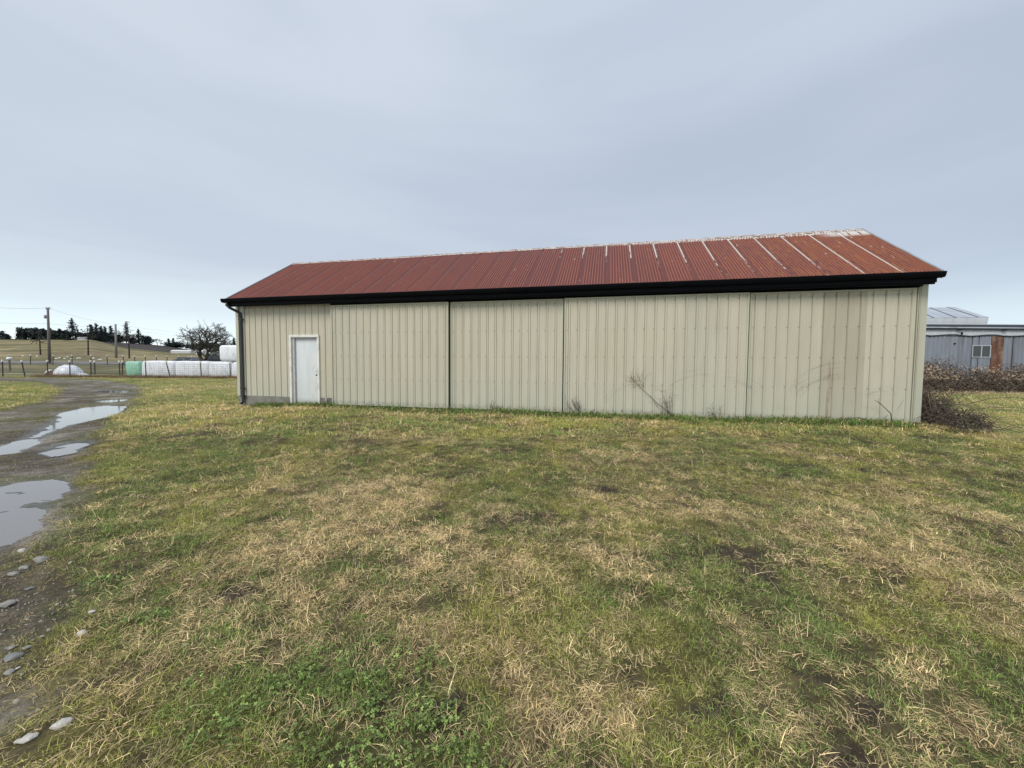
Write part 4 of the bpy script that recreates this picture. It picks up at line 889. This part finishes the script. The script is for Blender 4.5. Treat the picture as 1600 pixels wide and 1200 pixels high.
m = MB(); m.tube([(q0-F2.x, 0, .95), (q1-F2.x, 0, .95)], .02, 4); m.tube([(q0-F2.x, 0, .3), (q1-F2.x, 0, .3)], .02, 4); m.tube([(q1-F2.x, .0, 1.3), (atY(240, 588, 39).x-F2.x, 0, 1.55), (atY(262, 588, 39).x-F2.x, 0, 1.35), (q2-F2.x, 0, 1.35)], .03, 4); m.build('rail', MATS['steel_post'], f2)
f3 = empty('roadside_fence', (atY(100, 570, 62).x, 62, zg_(atY(100, 570, 62).x, 62)), label='thin roadside fence of slim posts nearer the far road', cat='fence'); F3 = f3.location.copy()
for u in (15, 48.5, 83.5, 113.5, 143, 169, 194.5, 211.5, 228, 245.5, 262.5, 281, 300): post(u, 62, f3, F3, random.uniform(-.08, .08), 1.5)
m = MB()
for z in (.9, 1.3): m.tube([(atY(-60, 570, 62).x-F3.x, 0, z), (atY(310, 570, 62).x-F3.x, 0, z)], .012, 3)
m.build('wire', MATS['wire'], f3)

def loft(mb, secs):                                       # list of closed rings with equal count
    k = len(secs[0]); vs = [p for s in secs for p in s]
    secs = secs; fs = [(i*k+j, i*k+(j+1) % k, (i+1)*k+(j+1) % k, (i+1)*k+j) for i in range(len(secs)-1) for j in range(k)]+[tuple(range(k))[::-1], tuple((len(secs)-1)*k+j for j in range(k))]
    mb.add(vs, fs)
def bale(u0, u1, Yd, z0, h, mt, label, lean=0.):
    xa, xb = atY(u0, 575, Yd).x, atY(u1, 575, Yd).x; w = xb-xa; mb = MB(); secs = []; K = 20; d = 1.25
    for f, s in ((0, .86), (.025, .94), (.08, .99), (.35, 1.), (.65, 1.), (.92, .99), (.975, .94), (1, .86)):
        ring = []
        for j in range(K):
            a = 2*math.pi*j/K; ca, sa = math.cos(a), math.sin(a); e = .32
            ry = math.copysign(abs(ca)**e, ca)*d/2*s; rz = math.copysign(abs(sa)**e, sa)*h/2*s
            ring.append((xa-0+w*f+lean*(rz/h+.5)+random.uniform(-.012, .012), ry+random.uniform(-.012, .012), z0+h/2+rz+(random.uniform(-.02, .02))))
        secs.append(ring)
    cx = (xa+xb)/2; secs = [[(p[0]-cx, p[1], p[2]) for p in r] for r in secs]
    loft(mb, secs); o = mb.build('wrapped_bale', MATS[mt], None, True, (cx, Yd, 0)); return tag(o, label, 'hay bale', 'plastic-wrapped bales behind the wire fence')
Yb_ = 38.2
def hp(v): return atY(300, v, Yb_).z
bale(206.5, 228, Yb_, .0, hp(565), 'wrap_green', 'mint green wrapped bale at the left end of the row', -.12)
bale(229, 279.5, Yb_, .0, hp(564), 'wrap_white', 'long white wrapped bale right of the green one', .10)
bale(281.5, 333, Yb_, .0, hp(564), 'wrap_white', 'white wrapped bale in the middle, below the bare tree')
bale(333.5, 368, Yb_, .0, hp(564.5), 'wrap_white', 'white wrapped bale under the raised one')
bale(368.5, 420, Yb_, .0, hp(565), 'wrap_white', 'white wrapped bale half hidden by the barn corner')
bale(350.5, 400, Yb_, hp(564), hp(539)-hp(564), 'wrap_white', 'white wrapped bale raised on top of the row at the barn corner')
# torn bale under white sheet
tb = empty('torn_bale', (atY(106, 588, 37.6).x, 37.6, 0), label='slumped brown bale spilling from torn white wrap behind the fence', cat='hay bale'); TO = tb.location.copy()
def dome(u0, u1, vt, Yd, dd, mt, nm, par, O_, e=1.6, zb=0):
    xa, xb = atY(u0, 588, Yd).x, atY(u1, 588, Yd).x; h = atY((u0+u1)/2, vt, Yd).z-zb; mb = MB(); secs = []; K = 14; ns = 12
    for i in range(ns+1):
        f = i/ns; s = max(.02, (1-abs(2*f-1)**e*1.0))**.55; ring = []
        for j in range(K):
            a = math.pi*j/(K-1); ring.append((xa+(xb-xa)*f-O_.x, Yd+math.cos(a)*dd*s-O_.y, zb+abs(math.sin(a))**.7*h*s*(1+random.uniform(-.04, .04))))
        secs.append(ring)
    loft(mb, secs); return mb.build(nm, MATS[mt], par, True)
dome(89, 126, 570, 37.6, .9, 'wrap_white', 'white_wrap', tb, TO, 2.2); dome(76, 96, 578, 37.5, .7, 'hay', 'spilled_hay', tb, TO, 2.5); dome(75, 84, 577.5, 37.4, .5, 'wrap_white', 'torn_flap', tb, TO, 2.); dome(120, 138, 583, 37.3, .4, 'wrap_white', 'trailing_sheet', tb, TO, 2.)
# white-topped mailbox-like post
mbx = empty('capped_post', (atY(15, 570, 48).x, 48, zg_(atY(15, 570, 48).x, 48)), label='thick short post topped by a white bag near the left edge', cat='post')
m = MB(); m.tube([(0, 0, 0), (0, 0, 1.5)], .09, 8); m.build('post', MATS['wood_pole'], mbx)
m = MB(); secs = []
for z, r in ((1.35, .12), (1.42, .2), (1.55, .25), (1.68, .2), (1.74, .06)): secs.append([(r*math.cos(a)*(1+.2*random.random()), r*math.sin(a), z) for a in [i*.785 for i in range(8)]])
loft(m, secs); m.build('white_bag', MATS['wrap_white'], mbx, True)
for i, u in enumerate((88, 93, 101, 106, 112, 122, 125, 146, 155, 158, 36, 58)):
    Yd = 84+random.uniform(-4, 6); p = atY(u, 560, Yd); z = zg_(p.x, Yd); z -= .02; mb = MB(); secs = []
    for zz_, r in ((0, .12), (.1, .17), (.2, .13), (.24, .04)): secs.append([(r*1.8*math.cos(a), r*math.sin(a), zz_) for a in [i_*.785 for i_ in range(8)]])
    loft(mb, secs); tag(mb.build('plastic_scrap', MATS['wrap_white'], None, True, (p.x, Yd, z)), 'small white scrap lying on the tan field beyond the road', 'scrap', 'white scraps on the far tan field')

# ------------------------------------------------------------------ cars behind the bales
def car(u0, u1, Yd, mt, label, suv=False, z0=0., flip=False):
    xa, xb = atY(u0, 565, Yd).x, atY(u1, 565, Yd).x; cx = (xa+xb)/2; z0 = zg_(cx, Yd)+z0; root = empty('parked_car', (cx, Yd, z0), math.pi if flip else 0, label=label, cat='car'); l = 4.6; H = 1.45 if not suv else 1.75
    prof = [(-.5, .35), (-.5, .62), (-.47, .82), (-.30, .92), (-.17, H/1.0*.0+.95), (.44, 1.0), (.5, .85), (.5, .35)]
    top = [(-.20, .93), (-.06, H*.96), (.05, H), (.24, H*.98), (.42 if not suv else .46, 1.0)]
    W = .86
    body = MB(); pr = [(p[0]*l, p[1]) for p in prof]; body.prism(pr, 'y', -W, W); bo = body.build('body', MATS[mt], root)
    cb = MB(); secs = []
    for s_, zz in ((1., 0), (.86, 1.)):
        pass
    tp = [(p[0]*l, p[1]) for p in top]; n = len(tp)
    vs = [(x*1.0, -W*(1 if z < 1.05 else .8), z) for x, z in tp]+[(x, W*(1 if z < 1.05 else .8), z) for x, z in tp]
    cb.add(vs, [tuple(range(n)), tuple(range(2*n-1, n-1, -1))]+[(i, n+i, n+i+1, i+1) for i in range(n-1)]); cb.build('cabin', MATS[mt], root)
    gl = MB()
    for sy in (-1, 1):
        for a_, b_ in ((.12, .48), (.52, .86)):
            xl, xr = tp[0][0]*(1-a_)+tp[-1][0]*a_, tp[0][0]*(1-b_)+tp[-1][0]*b_
            gl.add([(xl, sy*(W*.99+.01), 1.02), (xr, sy*(W*.99+.01), 1.02), (xr*.86, sy*(W*.83+.012), H*.92), (xl*.80, sy*(W*.83+.012), H*.92)], [(0, 1, 2, 3)])
    gl.build('side_window', MATS['glass_dark'], root)
    wmh = MB(); wmh.tube([(0, -.1, 0), (0, .1, 0)], .33, 14); wm_ = wmh.mesh('wheel', MATS['rubber'])
    for sx in (-.31, .31):
        for sy in (-1, 1): put('wheel', wm_, root, (sx*l, sy*W, .33))
    for sy in (-1, 1):
        m = MB(); m.box(.495*l, .503*l, sy*.7-.12, sy*.7+.12, .72, .86); m.build('tail_light', MATS['tail_red'], root)
    return root
car(276, 321, 60, 'car_dark', 'dark grey sedan parked behind the bales left of the bare tree', flip=True)
car(318, 352, 68, 'car_black', 'black rounded car parked right of the bare tree trunk', True)

# ------------------------------------------------------------------ poles and wires
def pole(u, vt, vb, Yd, r, mt, label, extra=False):
    x = atY(u, vb, Yd).x; zb = zg_(x, Yd); zt_ = atY(u, vt, Yd).z; root = empty('utility_pole', (x, Yd, zb), label=label, cat='utility pole')
    xt = atY(u-2.8 if extra else u-1.5, vt, Yd).x-x
    m = MB(); m.tube([(0, 0, -.2), (xt, 0, zt_-zb)], [r, r*.7], 10); m.build('pole', MATS[mt], root, True)
    if extra:
        m = MB(); m.tube([(xt-.45, 0, zt_-zb-1.2), (xt-.45, 0, zt_-zb-1.75)], .2, 8); m.tube([(xt-.45, 0, zt_-zb-1.4), (xt, 0, zt_-zb-1.4)], .04, 4); m.build('transformer', MATS['roof_grey'], root, True)
        m = MB(); m.tube([(xt-.35, 0, zt_-zb-.25), (xt+.35, 0, zt_-zb-.25)], .035, 4)
        for dx in (-.3, .05, .33): m.tube([(xt+dx, 0, zt_-zb-.25), (xt+dx, 0, zt_-zb+.12)], .05, 6)
        m.build('insulator', MATS['roof_grey'], root)
    return Vector((x+xt, Yd, zt_))
pa = pole(77.5, 481, 566, 66, .20, 'wood_pole', 'tall brown utility pole with small transformer left of the driveway', True)
pb = pole(182, 506.5, 566, 92, .24, 'grey_pole', 'smaller grey utility pole between the driveway and the bare tree')
def wirep(a, b, sag, label):
    m = MB(); m.tube([Vector(a).lerp(Vector(b), t/14)-Vector((0, 0, sag*4*(t/14)*(1-t/14))) for t in range(15)], .014, 3); tag(m.build('power_line', MATS['wire']), label, 'power line', 'overhead lines on the utility poles')
wirep(pa, atY(-60, 475, 50), .3, 'top power line running left from the tall brown pole'); wirep(pa, pb, .4, 'top power line between the two utility poles'); wirep(pa-Vector((0, 0, 2.6)), atY(-60, 500, 55), .2, 'lower line running left from the tall brown pole')
wirep(pa-Vector((0, 0, 2.6)), pb-Vector((0, 0, .4)), .3, 'lower line between the two utility poles'); wirep(pb, atY(420, 526, 130), 1., 'power line running right from the grey pole behind the bare tree'); wirep(pb-Vector((0, 0, .9)), atY(420, 533, 130), .8, 'lower line running right from the grey pole')

# ------------------------------------------------------------------ trees
def limb_tree(mb, p, d, l, r, depth, up=.1, spread=.6, kmin=2, shrink=.74, wig=.18, droop=0., rmin=.01):
    pts = [p]; rad = [r]; q = Vector(p); dd = Vector(d).normalized(); seg = 4 if depth > 1 else 2
    for i in range(seg):
        dd = (dd+Vector((random.gauss(0, wig), random.gauss(0, wig), random.gauss(0, wig)+up-droop))).normalized(); q = q+dd*l/seg; pts.append(q); rad.append(max(rmin, r*(1-.38*(i+1)/seg)))
    mb.tube(pts, rad, 5 if r > .06 else 3, False)
    if depth == 0: return
    for i in range(kmin+(random.random() < .6)):
        b = pts[random.choice([-1, -1, -2, 2])]; nd = (dd+Vector((random.gauss(0, spread), random.gauss(0, spread), random.gauss(0, spread*.7)))).normalized()
        limb_tree(mb, b, nd, l*shrink*random.uniform(.75, 1.15), max(rmin, r*.58), depth-1, up, spread, kmin, shrink, wig, droop, rmin)
random.seed(21)
ab = atY(318, 571, 50); bt = empty('bare_apple_tree', (ab.x, 50, zg_(ab.x, 50)), label='spreading leafless apple tree with crooked trunk behind the white bales', cat='tree')
tm = MB(); tm.t = 1.; tm.tube([(0, 0, -.1), (.02, 0, .5), (-.05, 0, 1.1)], [.42, .34, .30], 8, False); tm.tube([(-.05, 0, 1.), (-.5, .1, 1.9), (-.45, .1, 2.8)], [.26, .2, .15], 7, False); tm.tube([(.0, 0, .9), (.45, -.1, 1.7), (.7, -.1, 2.6)], [.24, .19, .14], 7, False); tm.build('trunk', MATS['apple_bark'], bt)
cr = MB(); cr.t = 1.
for (bx1, bz1), n in (((-.45, 2.7), 6), ((.7, 2.5), 6), ((-.5, 1.9), 2), ((.45, 1.8), 2)):
    for i in range(n):
        a = random.uniform(0, 6.28); limb_tree(cr, Vector((bx1, 0, bz1)), (math.cos(a)*1.15, math.sin(a)*.8, random.uniform(.35, 1.5)), 1.5, .095, 5, .08, .5, 2, .74, .2, .05, .014)
cr.build('crown', MATS['apple_bark'], bt)

def conifer(u, vb, vt, wpx, Yd, label, bare=0., seed=0, rag=.5):
    random.seed(1000+seed); x = atY(u, vb, Yd).x; zb = zg_(x, Yd); zt_ = atY(u, vt, Yd).z; h = zt_-zb; w = wpx*Yd/FOC/2; root = empty('conifer_tree', (x, Yd, zb), label=label, cat='tree', group='trees along the far skyline')
    m = MB(); m.t = 1.; m.tube([(0, 0, 0), (w*.03, 0, h*.5), (0, 0, h)], [h*.022+.05, h*.014+.04, .03], 6); m.build('trunk', MATS['dark_bark'], root)
    f = MB(); nl = int(16+h*.7); st = .04+.8*bare*.5
    for i in range(nl):
        t = st+(1-st)*i/nl; L_ = w*(1-t)**.72*1.0
        for b in range(6):
            a = random.uniform(0, 6.28); ll = L_*random.uniform(1-rag, 1.2)+.3; z = h*t+random.uniform(-.3, .3)
            k = 5
            for j in range(k):
                if random.random() < bare*.55: continue
                r = ll*(j+.6)/k; p = Vector((math.cos(a)*r, math.sin(a)*r, z-.16*r+random.gauss(0, .12))); s = .5+.13*L_; f.t = random.uniform(.55, 1.5)
                q = [p+Vector(rng.normal(0, s*.62, 3))*Vector((1, 1, .6)).x for _ in range(3)]; q = [Vector((v.x, v.y, p.z+(v.z-p.z)*.6)) for v in q]; f.add(q, [(0, 1, 2)])
                if j == k-1: f.tube([(0, 0, z), p], .05, 3, False)
    f.build('crown', MATS['conifer'], root); return root
def round_tree(u, vb, vt, wpx, Yd, label, seed=0, dens=900, mt='conifer', nm='evergreen_tree'):
    random.seed(2000+seed); x = atY(u, vb, Yd).x; zb = zg_(x, Yd); zt_ = atY(u, vt, Yd).z; h = zt_-zb; w = wpx*Yd/FOC/2; root = empty(nm, (x, Yd, zb), label=label, cat='tree', group='trees along the far skyline')
    m = MB(); m.t = 1.; m.tube([(0, 0, 0), (0, 0, h*.6)], [.3, .12], 6); m.build('trunk', MATS['dark_bark'], root); f = MB()
    cl = [(random.uniform(-.6, .6)*w, random.uniform(-.5, .5)*w, h*random.uniform(.2, .86), random.uniform(.3, .5)) for _ in range(12)]
    for _ in range(dens):
        c_ = random.choice(cl); d = Vector(rng.normal(0, 1, 3)).normalized()*random.random()**.4; r_ = c_[3]; p = Vector((c_[0]+d.x*w*r_*1.3, c_[1]+d.y*w*r_, max(.2, min(h, c_[2]+d.z*h*r_*.75)))); s = .42+.05*w; f.t = random.uniform(.5, 1.4)
        f.add([p+Vector(rng.normal(0, s, 3)) for _ in range(3)], [(0, 1, 2)])
    f.build('crown', MATS[mt], root); return root
def bare_far(u, vb, vt, wpx, Yd, label, seed=0, depth=4):
    random.seed(3000+seed); x = atY(u, vb, Yd).x; zb = zg_(x, Yd); h = atY(u, vt, Yd).z-zb; w = wpx*Yd/FOC; root = empty('leafless_tree', (x, Yd, zb), label=label, cat='tree', group='trees along the far skyline')
    m = MB(); m.t = 1.; m.tube([(0, 0, 0), (0, 0, h*.35)], [h*.03, h*.022], 6); m.build('trunk', MATS['twig'], root); c = MB(); c.t = 1.
    for i in range(6):
        a = random.uniform(0, 6.28); limb_tree(c, Vector((0, 0, h*random.uniform(.2, .35))), (math.cos(a)*w/h*1.3, math.sin(a)*.5, 1.), h*.27, h*.012, depth, .05, .42, 2, .75, .12, 0, .045)
    c.build('crown', MATS['twig'], root); return root
H = 232
T_ = [('r', 45, 531, 515.5, 18, H+3, 'dark evergreen mass filling the gap left of the tall brown pole'), ('r', 72, 531, 516, 20, H+4, 'dark evergreen mass right behind the tall brown pole'), ('r', 98, 531, 518.5, 18, H+3, 'low evergreen mass left of the tallest pine'), ('r', 141, 531, 519, 18, H+8, 'evergreen mass at the right end of the hilltop'), ('r', 160, 533, 518, 22, 310, 'evergreen mass beyond the slim conifers'),
 ('c', 4, 531, 517, 16, H, 'ragged dark conifer at the far left edge of the view', .15), ('c', 11, 531, 522, 12, H, 'low dark conifer just right of the left-edge conifer', .1),
 ('r', 34, 531, 513, 15, H, 'dense rounded evergreen left of the dark tree mass'), ('c', 38, 531, 513.5, 10, H+4, 'dark conifer joined to the dense rounded evergreen', 0), ('r', 51, 531, 514, 14, H, 'evergreen left of the tall brown pole'), ('c', 58, 531, 512, 12, H+3, 'pointed conifer just left of the tall brown pole', 0), ('r', 66, 531, 515, 14, H, 'dark evergreen behind the tall brown pole'), ('c', 79, 531, 512.5, 12, H, 'conifer just right of the tall brown pole', .1), ('r', 86, 531, 518, 14, H, 'low dark evergreen between pole and tall pine'), ('c', 93.5, 531, 513.5, 13, H, 'pointed conifer left of the tall ragged pine', .05),
 ('c', 114, 531, 498, 24, H, 'tallest ragged pine on the hilltop with open branches', .55), ('r', 106, 531, 520, 12, H, 'low evergreen at the left foot of the tallest pine'), ('r', 124, 531, 521, 12, H, 'low evergreen at the right foot of the tallest pine'),
 ('c', 143, 531, 507, 13, H, 'dark conifer right of the leaning dead trunk', .3), ('c', 151, 532, 505.5, 11, H+6, 'slim conifer, second right of the leaning dead trunk', .35), ('c', 158.5, 532, 509.5, 10, H+4, 'slim conifer, third right of the leaning dead trunk', .3), ('c', 164.5, 532, 510, 10, H+9, 'slim conifer, fourth right of the leaning dead trunk', .3), ('c', 174, 533, 508.5, 15, 300, 'broad conifer just left of the grey pole', .15), ('r', 152, 532, 521, 26, H+12, 'dark low evergreen mass below the slim conifers'), ('r', 168, 533, 522, 20, 300, 'dark low evergreen mass left of the grey pole'), ('r', 188, 536, 525, 16, 340, 'low grey-green trees right of the grey pole'),
 ('c', 198, 536, 503.5, 14, 340, 'tall thin pine right of the grey pole', .6), ('c', 217, 537, 513.5, 13, 340, 'pointed dark conifer above the ploughed field', 0), ('r', 229.5, 538, 525.5, 16, 340, 'rounded dark evergreen above the ploughed field'), ('r', 206, 537, 528, 14, 345, 'low dark evergreen beside the pointed conifer'),
 ('c', 263.5, 542, 529, 7, 345, 'small spire conifer left of the apple tree', 0), ('c', 271, 544, 528, 8, 345, 'dark spire conifer next to the apple tree crown', 0), ('c', 366, 547, 527, 9, 300, 'dark spire conifer beside the barn corner', 0), ('r', 275, 548, 536, 26, 345, 'low dark scrub left of the apple tree trunk'), ('r', 345, 549, 537, 44, 330, 'low dark scrub right of the apple tree'), ('r', 310, 550, 538, 44, 340, 'low dark scrub behind the apple tree')]
for i, q in enumerate(T_):
    if q[0] == 'c': conifer(q[1], q[2], q[3], q[4], q[5], q[6], q[7], i)
    else: round_tree(q[1], q[2], q[3], q[4], q[5], q[6], i)
bare_far(246, 539, 527.5, 14, 345, 'pale leafless round tree above the ploughed field', 1); bare_far(208, 537, 520, 10, 345, 'leafless tree behind the pointed conifer', 2); bare_far(188, 535, 515, 12, 340, 'leafless tree just right of the grey pole', 3); bare_far(256, 541, 533, 8, 345, 'small pale leafless tree left of the small spire conifer', 4); bare_far(353, 548, 531, 12, 300, 'leafless tree behind the raised bale', 5)
round_tree(110, 540, 533, 9, 190, 'single round dark bush alone on the hill slope', 77, 900)
# dead trunks this side of the hill
def snag(u0, vt, u1, vb, Yd, label, seed, crown):
    random.seed(seed); p = atY(u1, vb, Yd); zb = zg_(p.x, Yd); t = atY(u0, vt, Yd)-Vector((p.x, Yd, zb)); root = empty('snag_tree', (p.x, Yd, zb), label=label, cat='tree')
    m = MB(); m.t = 1.; m.tube([(0, 0, -.2), t*.5+Vector((.1, 0, 0)), t], [.17, .12, .04], 6); m.build('trunk', MATS['dark_bark'], root); c = MB(); c.t = 1.; f = MB()
    for i in range(crown*3):
        s = random.uniform(.45, 1); q = t*s; a = random.choice((0, math.pi))+random.gauss(0, .8); limb_tree(c, q, (math.cos(a), math.sin(a)*.6, random.uniform(-.2, .4)), 1.5*(1.25-s), .06, 2, .02, .5, 2, .7, .2, .03, .035)
    c.build('branches', MATS['dark_bark'], root); return root
snag(59.5, 514, 63.5, 557, 95, 'thin leaning dead tree left of the tall brown pole', 1, 4); snag(136, 508, 138, 557, 95, 'thin dead tree with twiggy head left of the grey pole', 2, 5); snag(198.5, 502, 202, 557, 95, 'thin tall dead conifer right of the grey pole', 3, 6)

# distant buildings
def hut(u0, u1, v0, v1, Yd, label, mt='house_white', rf='house_white', nm='greenhouse', cat='greenhouse'):
    a, b = atY(u0, v1, Yd), atY(u1, v0, Yd); w = b.x-a.x; z0 = min(a.z, zg_(a.x, Yd)); root = empty(nm, ((a.x+b.x)/2, Yd, z0), label=label, cat=cat); h = b.z-z0
    m = MB(); m.box(-w/2, w/2, 0, w*.3, 0, h*.55); m.build('wall', MATS[mt], root)
    m = MB(); m.prism([(-.3, h*.55), (w*.3+.3, h*.55), (w*.22, h*.9), (w*.15, h), (w*.08, h*.9)], 'x', -w/2-.2, w/2+.2); m.build('roof', MATS[rf], root, False)
hut(267, 297.5, 546.8, 552, 190, 'long low white greenhouse beyond the field left of the apple tree')
hut(306, 316, 547, 551, 185, 'white low building seen left of the apple tree trunk', nm='farm_building', cat='building'); hut(318, 330, 544.5, 550, 186, 'pale roofed building between the apple tree limbs', rf='roof_grey', nm='farm_building', cat='building')
hut(121, 133, 526.5, 531.5, 226, 'white house half hidden among hilltop trees', rf='roof_grey', nm='house', cat='house')
